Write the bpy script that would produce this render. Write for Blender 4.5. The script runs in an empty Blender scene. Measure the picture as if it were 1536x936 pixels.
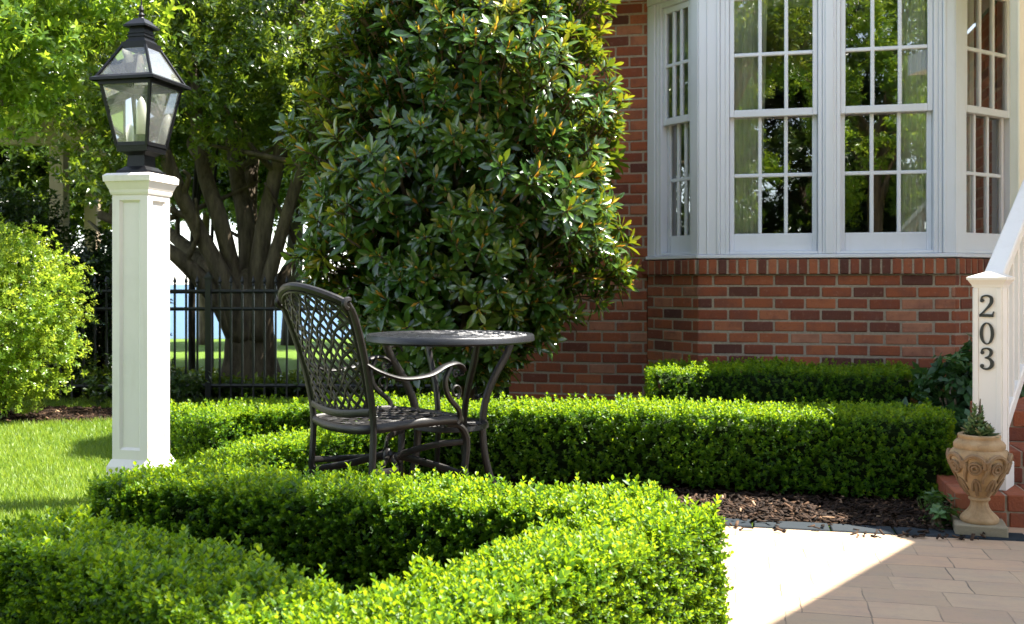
import bpy, math, random
import numpy as np
from mathutils import Vector, Matrix
PI = math.pi
RNG = np.random.default_rng(7)
random.seed(7)
SC = bpy.context.scene
COL = SC.collection
F, HZ, CX = 1500.0, 425.0, 768.0          # focal length (px of the 1536 px photo), horizon row, centre column

# ------------------------------------------------------------------ house frame
WA = math.radians(12.8)
U = np.array([math.cos(WA), -math.sin(WA), 0.0])      # along the house wall, to the right
NO = np.array([-math.sin(WA), -math.cos(WA), 0.0])    # out of the house wall, to the camera
SUN_AZ, SUN_EL = math.radians(77), math.radians(60)
SUN = Vector((math.sin(SUN_AZ)*math.cos(SUN_EL), math.cos(SUN_AZ)*math.cos(SUN_EL), math.sin(SUN_EL)))

# ------------------------------------------------------------------ objects
def thing(name, label, cat, loc=(0, 0, 0), rotz=0.0, group=None):
    o = bpy.data.objects.new(name, None)
    COL.objects.link(o)
    o.location = loc
    o.rotation_euler = (0, 0, rotz)
    o.empty_display_size = 0.1
    tag(o, label, cat, group)
    return o

def tag(o, label, cat, group=None):
    o['label'] = label
    o['category'] = cat
    if group:
        o['group'] = group
    return o

class MB:
    """collects polygons for ONE mesh object"""
    def __init__(s):
        s.v = []; s.f = []; s.m = []; s.t = []; s.n = 0
    def add(s, verts, faces, mat=0, tint=0.5):
        verts = np.asarray(verts, dtype=float).reshape(-1, 3)
        s.v.append(verts)
        for k, f in enumerate(faces):
            s.f.append([i + s.n for i in f])
            s.m.append(mat)
            s.t.append(tint if np.isscalar(tint) else tint[k])
        s.n += len(verts)
        return s
    def box(s, c, size, R=None, mat=0, tint=0.5, ch=0.0):
        hx, hy, hz = size[0]/2, size[1]/2, size[2]/2
        if ch <= 0:
            v = np.array([[x, y, z] for z in (-hz, hz) for y in (-hy, hy) for x in (-hx, hx)])
            f = [(0, 2, 3, 1), (4, 5, 7, 6), (0, 1, 5, 4), (2, 6, 7, 3), (0, 4, 6, 2), (1, 3, 7, 5)]
        else:
            ch = min(ch, hx*.9, hy*.9, hz*.9)
            v = []; idx = {}
            for sx in (-1, 1):
                for sy in (-1, 1):
                    for sz in (-1, 1):
                        for ax in range(3):
                            p = [sx*(hx-ch), sy*(hy-ch), sz*(hz-ch)]
                            p[ax] = (sx*hx, sy*hy, sz*hz)[ax]
                            idx[(sx, sy, sz, ax)] = len(v); v.append(p)
            f = []
            for ax in range(3):
                a, b = [(1, 2), (2, 0), (0, 1)][ax]
                for sg in (-1, 1):
                    q = []
                    for (p, r) in ((-1, -1), (1, -1), (1, 1), (-1, 1)):
                        k = [0, 0, 0]; k[ax] = sg; k[a] = p; k[b] = r
                        q.append(idx[(k[0], k[1], k[2], ax)])
                    f.append(q if sg > 0 else q[::-1])
            for ax in range(3):
                a, b = [(1, 2), (2, 0), (0, 1)][ax]
                for p in (-1, 1):
                    for r in (-1, 1):
                        q = []
                        for (sg, w) in ((-1, a), (1, a), (1, b), (-1, b)):
                            k = [0, 0, 0]; k[ax] = sg; k[a] = p; k[b] = r
                            q.append(idx[(k[0], k[1], k[2], w)])
                        f.append(q if p*r < 0 else q[::-1])
            for sx in (-1, 1):
                for sy in (-1, 1):
                    for sz in (-1, 1):
                        q = [idx[(sx, sy, sz, k)] for k in range(3)]
                        f.append(q if sx*sy*sz > 0 else q[::-1])
            v = np.array(v)
        if R is not None:
            v = v @ np.asarray(R).T
        return s.add(v + np.asarray(c, dtype=float), f, mat, tint)
    def frustum(s, z0, w0, z1, w1, c=(0, 0), caps=True, mat=0):
        """square frustum (full widths)"""
        v = []
        for z, w in ((z0, w0), (z1, w1)):
            for (a, b) in ((-1, -1), (1, -1), (1, 1), (-1, 1)):
                v.append((c[0]+a*w/2, c[1]+b*w/2, z))
        f = [(k, (k+1) % 4, 4+(k+1) % 4, 4+k) for k in range(4)]
        if caps:
            f += [(3, 2, 1, 0), (4, 5, 6, 7)]
        return s.add(v, f, mat)
    def lathe(s, prof, seg=32, c=(0, 0, 0), mat=0, mod=None, cap=True):
        v = []
        for (r, z) in prof:
            for k in range(seg):
                a = 2*PI*k/seg
                rr = r*(mod(a, z) if mod else 1.0)
                v.append((c[0]+rr*math.cos(a), c[1]+rr*math.sin(a), c[2]+z))
        f = []
        for i in range(len(prof)-1):
            for k in range(seg):
                k2 = (k+1) % seg
                f.append((i*seg+k, i*seg+k2, (i+1)*seg+k2, (i+1)*seg+k))
        if cap:
            f.append(tuple(range(seg))[::-1])
            f.append(tuple((len(prof)-1)*seg+k for k in range(seg)))
        return s.add(v, f, mat)
    def tube(s, pts, rad, seg=8, mat=0, flat=None, up=None, tint=0.5, cap=True):
        """swept tube; rad scalar or list; flat=(a,b) scales the section along (side, up)"""
        P = np.asarray(pts, dtype=float)
        n = len(P)
        T = np.gradient(P, axis=0)
        T /= np.linalg.norm(T, axis=1)[:, None] + 1e-9
        rad = np.full(n, rad) if np.isscalar(rad) else np.asarray(rad, dtype=float)
        ref = np.array(up if up is not None else ((0, 0, 1.0) if abs(T[0][2]) < .9 else (1.0, 0, 0)), dtype=float)
        v = []
        prev = None
        for i in range(n):
            if up is not None or prev is None:
                sd = np.cross(T[i], ref)
                if np.linalg.norm(sd) < 1e-4:
                    sd = np.cross(T[i], (0.3, 1, .2))
            else:
                sd = prev - T[i]*np.dot(prev, T[i])
            sd /= np.linalg.norm(sd) + 1e-9
            prev = sd
            b = np.cross(sd, T[i])
            fa, fb = flat if flat else (1, 1)
            for k in range(seg):
                a = 2*PI*k/seg
                v.append(P[i] + rad[i]*(fa*math.cos(a)*sd + fb*math.sin(a)*b))
        f = []
        for i in range(n-1):
            for k in range(seg):
                k2 = (k+1) % seg
                f.append((i*seg+k, i*seg+k2, (i+1)*seg+k2, (i+1)*seg+k))
        if cap:
            f.append(tuple(range(seg))[::-1])
            f.append(tuple((n-1)*seg+k for k in range(seg)))
        return s.add(v, f, mat, tint)
    def prism(s, poly, z0, z1, mat=0):
        n = len(poly)
        v = [(p[0], p[1], z0) for p in poly] + [(p[0], p[1], z1) for p in poly]
        f = [tuple(range(n))[::-1], tuple(range(n, 2*n))]
        f += [(k, (k+1) % n, n+(k+1) % n, n+k) for k in range(n)]
        return s.add(v, f, mat)
    def build(s, name, mats, parent=None, smooth=False, sub=0, world=None):
        me = bpy.data.meshes.new(name)
        V = np.concatenate(s.v) if s.v else np.zeros((0, 3))
        me.from_pydata(V.tolist(), [], s.f)
        mats = mats if isinstance(mats, (list, tuple)) else [mats]
        for m in mats:
            me.materials.append(m)
        me.polygons.foreach_set('material_index', np.array(s.m, dtype=np.int32))
        at = me.attributes.new('tint', 'FLOAT', 'FACE')
        at.data.foreach_set('value', np.array(s.t, dtype=np.float32))
        if smooth:
            me.polygons.foreach_set('use_smooth', np.ones(len(s.f), dtype=bool))
        me.update()
        o = bpy.data.objects.new(name, me)
        COL.objects.link(o)
        if parent is not None:
            o.parent = parent
        if smooth == 'auto':
            try:
                me.set_sharp_from_angle(angle=math.radians(40))
            except Exception:
                pass
        return o

class Bulk:
    """numpy collector for leaves: quads only"""
    def __init__(s):
        s.V = []; s.Q = []; s.t = []; s.m = []; s.n = 0
    def inst(s, tv, tq, R, T, scale, tint, tm=None, toff=None):
        N, nv, nq = len(T), len(tv), len(tq)
        if N == 0:
            return
        v = np.einsum('nij,vj->nvi', R, tv)*np.asarray(scale).reshape(-1, 1, 1) + T[:, None, :]
        q = tq[None, :, :] + (np.arange(N)*nv)[:, None, None] + s.n
        t = np.repeat(np.asarray(tint)[:, None], nq, 1)
        if toff is not None:
            t = t + toff[None, :]
        m = np.zeros((N, nq), dtype=np.int32) if tm is None else np.repeat(tm[None, :], N, 0)
        s.V.append(v.reshape(-1, 3)); s.Q.append(q.reshape(-1, 4)); s.t.append(t.reshape(-1)); s.m.append(m.reshape(-1))
        s.n += N*nv
    def raw(s, v, q, tint, mat=0):
        v = np.asarray(v, float); q = np.asarray(q, dtype=np.int64)
        s.V.append(v); s.Q.append(q + s.n); s.t.append(np.full(len(q), tint)); s.m.append(np.full(len(q), mat, dtype=np.int32))
        s.n += len(v)
    def build(s, name, mats, parent=None, smooth=True):
        V = np.concatenate(s.V).astype(np.float32); Q = np.concatenate(s.Q).astype(np.int32)
        me = bpy.data.meshes.new(name)
        me.vertices.add(len(V)); me.vertices.foreach_set('co', V.ravel())
        me.loops.add(len(Q)*4); me.loops.foreach_set('vertex_index', Q.ravel())
        me.polygons.add(len(Q)); me.polygons.foreach_set('loop_start', np.arange(len(Q), dtype=np.int32)*4)
        mats = mats if isinstance(mats, (list, tuple)) else [mats]
        for m in mats:
            me.materials.append(m)
        me.polygons.foreach_set('material_index', np.concatenate(s.m).astype(np.int32))
        at = me.attributes.new('tint', 'FLOAT', 'FACE')
        at.data.foreach_set('value', np.concatenate(s.t).astype(np.float32))
        if smooth:
            me.polygons.foreach_set('use_smooth', np.ones(len(Q), dtype=bool))
        me.update(calc_edges=True)
        me.validate()
        o = bpy.data.objects.new(name, me)
        COL.objects.link(o)
        if parent is not None:
            o.parent = parent
        return o

def frames(d, spin=None):
    """rotation matrices whose local z is d (N,3)"""
    d = d/(np.linalg.norm(d, axis=1)[:, None] + 1e-9)
    N = len(d)
    ref = np.where(np.abs(d[:, 2:3]) < .95, np.array([[0, 0, 1.0]]), np.array([[1.0, 0, 0]]))
    x = np.cross(ref, d); x /= np.linalg.norm(x, axis=1)[:, None] + 1e-9
    y = np.cross(d, x)
    if spin is None:
        spin = RNG.uniform(0, 2*PI, N)
    c, s_ = np.cos(spin)[:, None], np.sin(spin)[:, None]
    x2 = c*x + s_*y; y2 = -s_*x + c*y
    return np.stack([x2, y2, d], axis=2)

def rot_to(xa, ya, za):
    return np.stack([xa, ya, za], axis=1)

def catmull(pts, n=12):
    P = [np.asarray(p, float) for p in pts]
    P = [2*P[0]-P[1]] + P + [2*P[-1]-P[-2]]
    out = []
    for i in range(1, len(P)-2):
        p0, p1, p2, p3 = P[i-1:i+3]
        for k in range(n):
            t = k/n
            out.append(.5*((2*p1)+(-p0+p2)*t+(2*p0-5*p1+4*p2-p3)*t*t+(-p0+3*p1-3*p2+p3)*t**3))
    out.append(P[-2])
    return np.array(out)

# ------------------------------------------------------------------ materials
class NT:
    def __init__(s, name):
        s.mat = bpy.data.materials.new(name)
        s.mat.use_nodes = True
        s.t = s.mat.node_tree
        s.t.nodes.clear()
        s.out = s.t.nodes.new('ShaderNodeOutputMaterial')
    def n(s, ty, **kw):
        nd = s.t.nodes.new(ty)
        for k, v in kw.items():
            if k.startswith('_'):
                setattr(nd, k[1:], v)
            else:
                key = k.replace('__', ' ')
                if key.isdigit():
                    key = int(key)
                s.set(nd, key, v)
        return nd
    def set(s, nd, key, v):
        if isinstance(v, bpy.types.NodeSocket):
            s.t.links.new(v, nd.inputs[key])
        elif isinstance(v, bpy.types.Node):
            s.t.links.new(v.outputs[0], nd.inputs[key])
        else:
            nd.inputs[key].default_value = v
    def math(s, op, a, b=0.0, c=None, clamp=False):
        nd = s.t.nodes.new('ShaderNodeMath'); nd.operation = op; nd.use_clamp = clamp
        s.set(nd, 0, a); s.set(nd, 1, b)
        if c is not None:
            s.set(nd, 2, c)
        return nd.outputs[0]
    def noise(s, scale, detail=3, rough=.55, vec=None, dim='3D'):
        nd = s.t.nodes.new('ShaderNodeTexNoise'); nd.noise_dimensions = dim
        nd.inputs['Scale'].default_value = scale; nd.inputs['Detail'].default_value = detail; nd.inputs['Roughness'].default_value = rough
        if vec is not None:
            s.set(nd, 'Vector', vec)
        return nd.outputs[0]
    def ramp(s, fac, stops, interp='LINEAR'):
        nd = s.t.nodes.new('ShaderNodeValToRGB')
        nd.color_ramp.interpolation = interp
        e = nd.color_ramp.elements
        while len(e) < len(stops):
            e.new(.5)
        for k, (p, c) in enumerate(stops):
            e[k].position = p
            e[k].color = tuple(c) + (1,) if len(c) == 3 else c
        s.set(nd, 0, fac)
        return nd.outputs[0]
    def mix(s, fac, a, b, blend='MIX'):
        nd = s.t.nodes.new('ShaderNodeMix'); nd.data_type = 'RGBA'; nd.blend_type = blend
        s.set(nd, 0, fac); s.set(nd, 6, a if not isinstance(a, tuple) else a + (1,)*(4-len(a))); s.set(nd, 7, b if not isinstance(b, tuple) else b + (1,)*(4-len(b)))
        return nd.outputs[2]
    def coord(s, kind='Object'):
        nd = s.t.nodes.new('ShaderNodeTexCoord')
        return nd.outputs[kind]
    def attr(s, name='tint'):
        nd = s.t.nodes.new('ShaderNodeAttribute'); nd.attribute_name = name
        return nd.outputs['Fac']
    def bump(s, h, strength=.3, dist=.01, normal=None):
        nd = s.t.nodes.new('ShaderNodeBump')
        nd.inputs['Strength'].default_value = strength; nd.inputs['Distance'].default_value = dist
        s.set(nd, 'Height', h)
        if normal is not None:
            s.set(nd, 'Normal', normal)
        return nd.outputs[0]
    def bsdf(s, color, rough=.6, metal=0.0, spec=.5, normal=None, **kw):
        nd = s.t.nodes.new('ShaderNodeBsdfPrincipled')
        s.set(nd, 'Base Color', color + (1,)*(4-len(color)) if isinstance(color, tuple) else color)
        s.set(nd, 'Roughness', rough); s.set(nd, 'Metallic', metal); s.set(nd, 'Specular IOR Level', spec)
        if normal is not None:
            s.set(nd, 'Normal', normal)
        for k, v in kw.items():
            s.set(nd, k.replace('__', ' '), v)
        return nd.outputs[0]
    def done(s, sh):
        s.t.links.new(sh, s.out.inputs['Surface'])
        return s.mat

def m_simple(name, col, rough=.5, metal=0.0, spec=.5, var=.12, scale=14, bump=.0, bscale=60):
    n = NT(name)
    nz = n.noise(scale, 4)
    c = n.mix(n.math('MULTIPLY', nz, 1.0), tuple(x*(1-var) for x in col), tuple(min(1, x*(1+var)) for x in col))
    nrm = n.bump(n.noise(bscale, 4), bump, .004) if bump else None
    return n.done(n.bsdf(c, n.math('ADD', n.math('MULTIPLY', nz, .15), rough-.07), metal, spec, nrm))

def m_leaf(name, stops, trans, tfac=.4, rough=.38, spec=.5, patch=2.5, coat=0.0):
    n = NT(name)
    t = n.attr('tint')
    pz = n.noise(patch, 2, vec=n.coord('Object'))
    f = n.math('ADD', t, n.math('MULTIPLY', n.math('SUBTRACT', pz, .5), .35), clamp=True)
    col = n.ramp(f, stops)
    tc = n.mix(.75, col, trans + (1,)) if False else n.ramp(f, trans)
    p = n.bsdf(col, rough, 0, spec, **({'Coat__Weight': coat, 'Coat__Roughness': .12} if coat else {}))
    tr = n.n('ShaderNodeBsdfTranslucent', Color=tc)
    mx = n.n('ShaderNodeMixShader')
    n.set(mx, 0, tfac); n.set(mx, 1, p); n.set(mx, 2, tr)
    return n.done(mx.outputs[0])

M = {}
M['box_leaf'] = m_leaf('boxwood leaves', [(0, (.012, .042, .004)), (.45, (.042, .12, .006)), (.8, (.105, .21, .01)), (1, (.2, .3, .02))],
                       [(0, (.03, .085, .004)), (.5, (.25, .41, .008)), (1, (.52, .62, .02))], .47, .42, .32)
M['oak_leaf'] = m_leaf('oak leaves', [(0, (.016, .036, .008)), (.5, (.05, .1, .014)), (1, (.13, .19, .03))],
                       [(0, (.07, .13, .012)), (.5, (.26, .38, .022)), (1, (.5, .56, .05))], .38, .26, .6)
M['bright_leaf'] = m_leaf('bright leaves', [(0, (.03, .08, .01)), (.5, (.09, .18, .018)), (1, (.18, .27, .03))],
                          [(0, (.13, .24, .02)), (.5, (.34, .5, .028)), (1, (.54, .64, .06))], .48, .3, .5)
M['dark_leaf'] = m_leaf('dark leaves', [(0, (.008, .02, .006)), (.6, (.02, .05, .01)), (1, (.06, .1, .018))],
                        [(0, (.02, .05, .01)), (.6, (.09, .15, .012)), (1, (.24, .3, .02))], .3, .32, .5)
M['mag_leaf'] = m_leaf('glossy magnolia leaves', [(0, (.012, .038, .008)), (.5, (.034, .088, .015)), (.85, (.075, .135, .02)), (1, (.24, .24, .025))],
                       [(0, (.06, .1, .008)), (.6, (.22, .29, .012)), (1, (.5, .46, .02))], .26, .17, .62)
M['mag_bud'] = m_leaf('new magnolia shoots', [(0, (.3, .1, .02)), (.5, (.5, .24, .03)), (1, (.55, .4, .05))], [(0, (.5, .2, .03)), (1, (.7, .5, .05))], .4, .4, .4)
M['hydra_leaf'] = m_leaf('broad shrub leaves', [(0, (.015, .05, .018)), (.6, (.04, .11, .03)), (1, (.09, .18, .05))],
                         [(0, (.04, .1, .02)), (1, (.14, .26, .03))], .3, .4, .5)
M['succulent'] = m_leaf('succulent leaves', [(0, (.05, .1, .04)), (.6, (.12, .2, .08)), (1, (.28, .2, .1))],
                        [(0, (.05, .1, .03)), (1, (.2, .2, .05))], .1, .5, .4)
M['grass'] = m_leaf('grass blades', [(0, (.045, .11, .01)), (.5, (.115, .2, .018)), (1, (.24, .31, .05))],
                    [(0, (.16, .3, .015)), (1, (.45, .56, .04))], .42, .45, .4)

def m_bark(name, a, b):
    n = NT(name)
    co = n.coord('Object')
    mp = n.n('ShaderNodeMapping', Vector=co, Scale=(1, 1, .22))
    nz = n.noise(16, 6, .65, mp.outputs[0])
    n2 = n.noise(2.2, 3, vec=co)
    c = n.mix(n2, n.ramp(nz, [(.3, a), (.7, b)]), n.ramp(nz, [(.3, tuple(x*.7 for x in a)), (.7, (b[0]*1.0, b[1]*1.05, b[2]*.9))]))
    return n.done(n.bsdf(c, .85, 0, .25, n.bump(nz, .9, .03)))
M['bark'] = m_bark('oak bark', (.045, .032, .022), (.17, .13, .09))
M['twig'] = m_bark('twig bark', (.05, .035, .022), (.15, .11, .07))
M['dark_bark'] = m_bark('dark bark', (.012, .011, .009), (.05, .042, .032))

def m_core():
    n = NT('hedge interior')
    nz = n.noise(70, 3)
    return n.done(n.bsdf(n.ramp(nz, [(.35, (.006, .013, .004)), (.7, (.025, .045, .01))]), .9, 0, .1, n.bump(nz, 1, .02)))
M['core'] = m_core()

def m_brick():
    n = NT('red brick')
    t = n.attr('tint')
    co = n.coord('Object')
    base = n.ramp(t, [(0, (.08, .033, .025)), (.12, (.16, .05, .03)), (.3, (.215, .06, .03)), (.55, (.275, .08, .036)), (.78, (.335, .11, .05)), (1, (.37, .165, .1))])
    nz = n.noise(38, 5, .65, co)
    blot = n.noise(9, 4, .6, co)
    c = n.mix(n.math('MULTIPLY', n.ramp(blot, [(.45, (0, 0, 0)), (.7, (1, 1, 1))]), .55), base, (.13, .055, .045))
    c = n.mix(n.math('MULTIPLY', n.ramp(nz, [(.58, (0, 0, 0)), (.78, (1, 1, 1))]), .35), c, (.42, .27, .21))
    c = n.mix(n.math('MULTIPLY', n.ramp(nz, [(.25, (1, 1, 1)), (.42, (0, 0, 0))]), .5), c, (.09, .035, .03))
    return n.done(n.bsdf(c, .86, 0, .25, n.bump(n.noise(90, 6, .7, co), .75, .006, n.bump(blot, .3, .012))))
M['brick'] = m_brick()
def m_mortar():
    n = NT('mortar')
    nz = n.noise(60, 5, .7, n.coord('Object'))
    return n.done(n.bsdf(n.ramp(nz, [(.3, (.24, .195, .145)), (.75, (.39, .33, .26))]), .95, 0, .1, n.bump(nz, .6, .005)))
M['mortar'] = m_mortar()

def m_paint(name, col, dirt=.06):
    n = NT(name)
    co = n.coord('Object')
    d = n.noise(3.5, 5, .65, co)
    st = n.noise(22, 4, .6, n.n('ShaderNodeMapping', Vector=co, Scale=(1, 1, .12)).outputs[0])
    f = n.math('MULTIPLY', n.ramp(d, [(.5, (0, 0, 0)), (.75, (1, 1, 1))]), .5)
    c = n.mix(f, col, tuple(x*(1-dirt*2) for x in col))
    c = n.mix(n.math('MULTIPLY', n.ramp(st, [(.55, (0, 0, 0)), (.8, (1, 1, 1))]), .35), c, (col[0]*(1-dirt*2.5), col[1]*(1-dirt*3), col[2]*(1-dirt*4)))
    return n.done(n.bsdf(c, .42, 0, .45, n.bump(n.noise(140, 3), .05, .002)))
M['white'] = m_paint('white paint', (.65, .675, .745))
M['post_white'] = m_paint('post paint', (.68, .625, .58), .09)
M['cream'] = m_paint('cream paint', (.76, .66, .5))
M['newel'] = m_paint('newel paint', (.7, .66, .605), .08)
M['black_metal'] = m_simple('black lantern metal', (.004, .004, .005), .42, 0, .25, .2, 30, .1, 90)
M['iron'] = m_simple('black iron', (.012, .012, .013), .45, 0, .5, .2, 30, .1)
def m_bronze():
    n = NT('dark bronze cast metal')
    nz = n.noise(24, 4)
    c = n.ramp(nz, [(.3, (.007, .0065, .006)), (.7, (.02, .0175, .016))])
    return n.done(n.bsdf(c, n.math('ADD', n.math('MULTIPLY', nz, .2), .3), .1, .32, n.bump(n.noise(120, 3), .25, .002)))
M['bronze'] = m_bronze()
M['gunmetal'] = m_simple('dark gunmetal', (.022, .023, .026), .3, .3, .5, .4, 24, .25, 120)
M['digit'] = m_simple('dark number metal', (.012, .011, .01), .4)
M['candle'] = m_simple('frosted lamp tube', (.75, .73, .68), .35, var=.03)

def m_glass(name, ior=1.6, tint=(1, 1, 1), add=.02):
    n = NT(name)
    fr = n.n('ShaderNodeFresnel', IOR=ior)
    fac = n.math('ADD', n.math('MULTIPLY', fr, 1.6), add, clamp=True)
    g = n.n('ShaderNodeBsdfGlossy', Color=(1, 1, 1, 1), Roughness=0.0)
    wob = n.bump(n.noise(1.6, 2, vec=n.coord('Object')), .02, .05)
    n.set(g, 'Normal', wob)
    tr = n.n('ShaderNodeBsdfTransparent', Color=tint + (1,))
    mx = n.n('ShaderNodeMixShader')
    n.set(mx, 0, fac); n.set(mx, 1, tr); n.set(mx, 2, g)
    return n.done(mx.outputs[0])
M['window_glass'] = m_glass('window glass', 2.0, (.9, .93, .92), .05)
def m_milky():  # clear glass with patchy pale diffuse mixed in
    n = NT('milky lantern glass')
    nz = n.noise(9, 4, .65, n.coord('Object'))
    fr = n.n('ShaderNodeFresnel', IOR=1.6)
    g = n.n('ShaderNodeBsdfGlossy', Color=(1, 1, 1, 1), Roughness=.03)
    tr = n.n('ShaderNodeBsdfTransparent', Color=(.93, .95, .93, 1))
    df = n.n('ShaderNodeBsdfDiffuse', Color=(.8, .8, .76, 1)); tl = n.n('ShaderNodeBsdfTranslucent', Color=(.8, .8, .76, 1))
    a = n.n('ShaderNodeMixShader'); n.set(a, 0, .5); n.set(a, 1, df); n.set(a, 2, tl)
    b = n.n('ShaderNodeMixShader'); n.set(b, 0, n.math('ADD', n.math('MULTIPLY', nz, .22), .06)); n.set(b, 1, tr); n.set(b, 2, a)
    c = n.n('ShaderNodeMixShader'); n.set(c, 0, n.math('MULTIPLY', fr, 1.3, clamp=True)); n.set(c, 1, b); n.set(c, 2, g)
    return n.done(c.outputs[0])
M['lamp_glass'] = m_milky()
def m_curtain():
    n = NT('sheer curtain')
    nz = n.noise(260, 2)
    p = n.bsdf(n.mix(nz, (.74, .8, .77), (.84, .88, .86)), .8, 0, .2)
    return n.done(p)
M['curtain'] = m_curtain()
M['room'] = m_simple('room wall', (.12, .10, .085), .8)
M['roof'] = m_simple('grey shingles', (.09, .085, .08), .9, 0, .2, .35, 30, .5, 20)

def m_patio():
    n = NT('stamped stone patio')
    co = n.coord('Object')
    mp = n.n('ShaderNodeMapping', Vector=co, Rotation=(0, 0, WA))
    wob = n.noise(3.0, 3, vec=co)
    vv = n.n('ShaderNodeVectorMath', _operation='ADD')
    n.set(vv, 0, mp.outputs[0])
    wv = n.n('ShaderNodeTexNoise', Vector=co, Scale=5.0, Detail=3.0)
    ws = n.n('ShaderNodeVectorMath', _operation='SCALE'); n.set(ws, 0, wv.outputs['Color']); ws.inputs['Scale'].default_value = .028
    n.set(vv, 1, ws.outputs[0])
    br = n.n('ShaderNodeTexBrick', Vector=vv.outputs[0], Scale=1.0, Color1=(0, 0, 0, 1), Color2=(1, 1, 1, 1), Mortar=(.5, .5, .5, 1))
    br.inputs['Brick Width'].default_value = .25; br.inputs['Row Height'].default_value = .15
    br.inputs['Mortar Size'].default_value = .0032; br.inputs['Mortar Smooth'].default_value = .6; br.offset = .41; br.squash = .8; br.squash_frequency = 3
    c = n.ramp(br.outputs['Color'], [(0, (.35, .245, .155)), (.5, (.42, .30, .19)), (1, (.45, .29, .175))])
    n1 = n.noise(7, 5, .65, co); n2 = n.noise(60, 5, .7, co)
    st = n.noise(9, 5, .7, n.n('ShaderNodeMapping', Vector=mp.outputs[0], Scale=(.5, 2.2, 1)).outputs[0])
    c = n.mix(n.math('MULTIPLY', n.ramp(st, [(.48, (0, 0, 0)), (.7, (1, 1, 1))]), .6), c, (.29, .225, .17))
    c = n.mix(n.math('MULTIPLY', n.ramp(n1, [(.45, (0, 0, 0)), (.68, (1, 1, 1))]), .5), c, (.40, .255, .17))
    c = n.mix(n.math('MULTIPLY', n.ramp(n2, [(.5, (0, 0, 0)), (.8, (1, 1, 1))]), .3), c, (.22, .17, .13))
    c = n.mix(n.math('MULTIPLY', br.outputs['Fac'], n.ramp(n.noise(5, 4, .65, co), [(.38, (.1, .1, .1)), (.62, (.95, .95, .95))])), c, (.11, .085, .065))
    h = n.math('SUBTRACT', n.math('MULTIPLY', n2, .35), n.math('MULTIPLY', br.outputs['Fac'], 1.0))
    h = n.math('ADD', h, n.math('MULTIPLY', n1, .8))
    return n.done(n.bsdf(c, .72, 0, .35, n.bump(h, .5, .006)))
M['patio'] = m_patio()
def m_slate():
    n = NT('blue slate border')
    co = n.coord('Object')
    t = n.attr('tint')
    n1 = n.noise(20, 5, .65, co)
    c = n.mix(n1, n.ramp(t, [(0, (.016, .022, .028)), (1, (.032, .038, .043))]), n.ramp(t, [(0, (.026, .032, .037)), (1, (.045, .05, .052))]))
    return n.done(n.bsdf(c, .9, 0, .08, n.bump(n.noise(50, 5), .4, .006)))
M['slate'] = m_slate()
def m_lawn():
    n = NT('lawn')
    co = n.coord('Object')
    n1 = n.noise(1.2, 3, vec=co); n2 = n.noise(120, 4, .7, co)
    c = n.mix(n1, (.12, .21, .022), (.2, .29, .045))
    c = n.mix(n.math('MULTIPLY', n2, .6), c, (.05, .12, .012))
    return n.done(n.bsdf(c, .9, 0, .1, n.bump(n2, 1.0, .03)))
M['lawn'] = m_lawn()
def m_soil():
    n = NT('mulch soil')
    n1 = n.noise(60, 5, .7, n.coord('Object'))
    return n.done(n.bsdf(n.ramp(n1, [(.3, (.022, .014, .009)), (.75, (.075, .045, .028))]), .95, 0, .1, n.bump(n1, 1, .03)))
M['soil'] = m_soil()
def m_chip():
    n = NT('bark chips')
    t = n.attr('tint')
    nz = n.noise(80, 3)
    c = n.ramp(t, [(0, (.01, .006, .004)), (.5, (.036, .02, .012)), (.82, (.1, .055, .03)), (1, (.42, .28, .17))])
    return n.done(n.bsdf(c, .85, 0, .2, n.bump(nz, .5, .004)))
M['chip'] = m_chip()
M['concrete'] = m_simple('pale concrete', (.5, .48, .44), .85, 0, .2, .1, 6, .3)
def m_water():
    n = NT('water')
    w = n.noise(1.5, 4, .6, n.n('ShaderNodeMapping', Vector=n.coord('Object'), Scale=(.5, 1.6, 1)).outputs[0])
    return n.done(n.bsdf((.05, .095, .15), .6, 0, .12, n.bump(w, .35, .08)))
M['water'] = m_water()
def m_urn():
    n = NT('weathered terracotta stone')
    co = n.coord('Object')
    n1 = n.noise(14, 5, .65, co); n2 = n.noise(80, 4, .7, co)
    c = n.ramp(n1, [(.3, (.23, .145, .07)), (.5, (.33, .215, .108)), (.72, (.39, .275, .155))])
    c = n.mix(n.math('MULTIPLY', n.ramp(n2, [(.55, (0, 0, 0)), (.8, (1, 1, 1))]), .4), c, (.16, .1, .06))
    g = n.n('ShaderNodeNewGeometry')
    c = n.mix(n.math('MULTIPLY', n.ramp(g.outputs['Pointiness'], [(.4, (1, 1, 1)), (.49, (0, 0, 0))]), .6), c, (.12, .07, .04))
    return n.done(n.bsdf(c, .8, 0, .3, n.bump(n2, .5, .004)))
M['urn'] = m_urn()
M['plinth'] = m_simple('mossy stone', (.25, .21, .14), .85, 0, .2, .3, 25, .5, 70)
M['wood'] = m_simple('weathered wood', (.34, .27, .19), .75, 0, .2, .2, 12, .3, 40)
M['fence_wood'] = m_simple('brown boards', (.2, .12, .07), .8, 0, .2, .3, 10, .3, 40)

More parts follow.
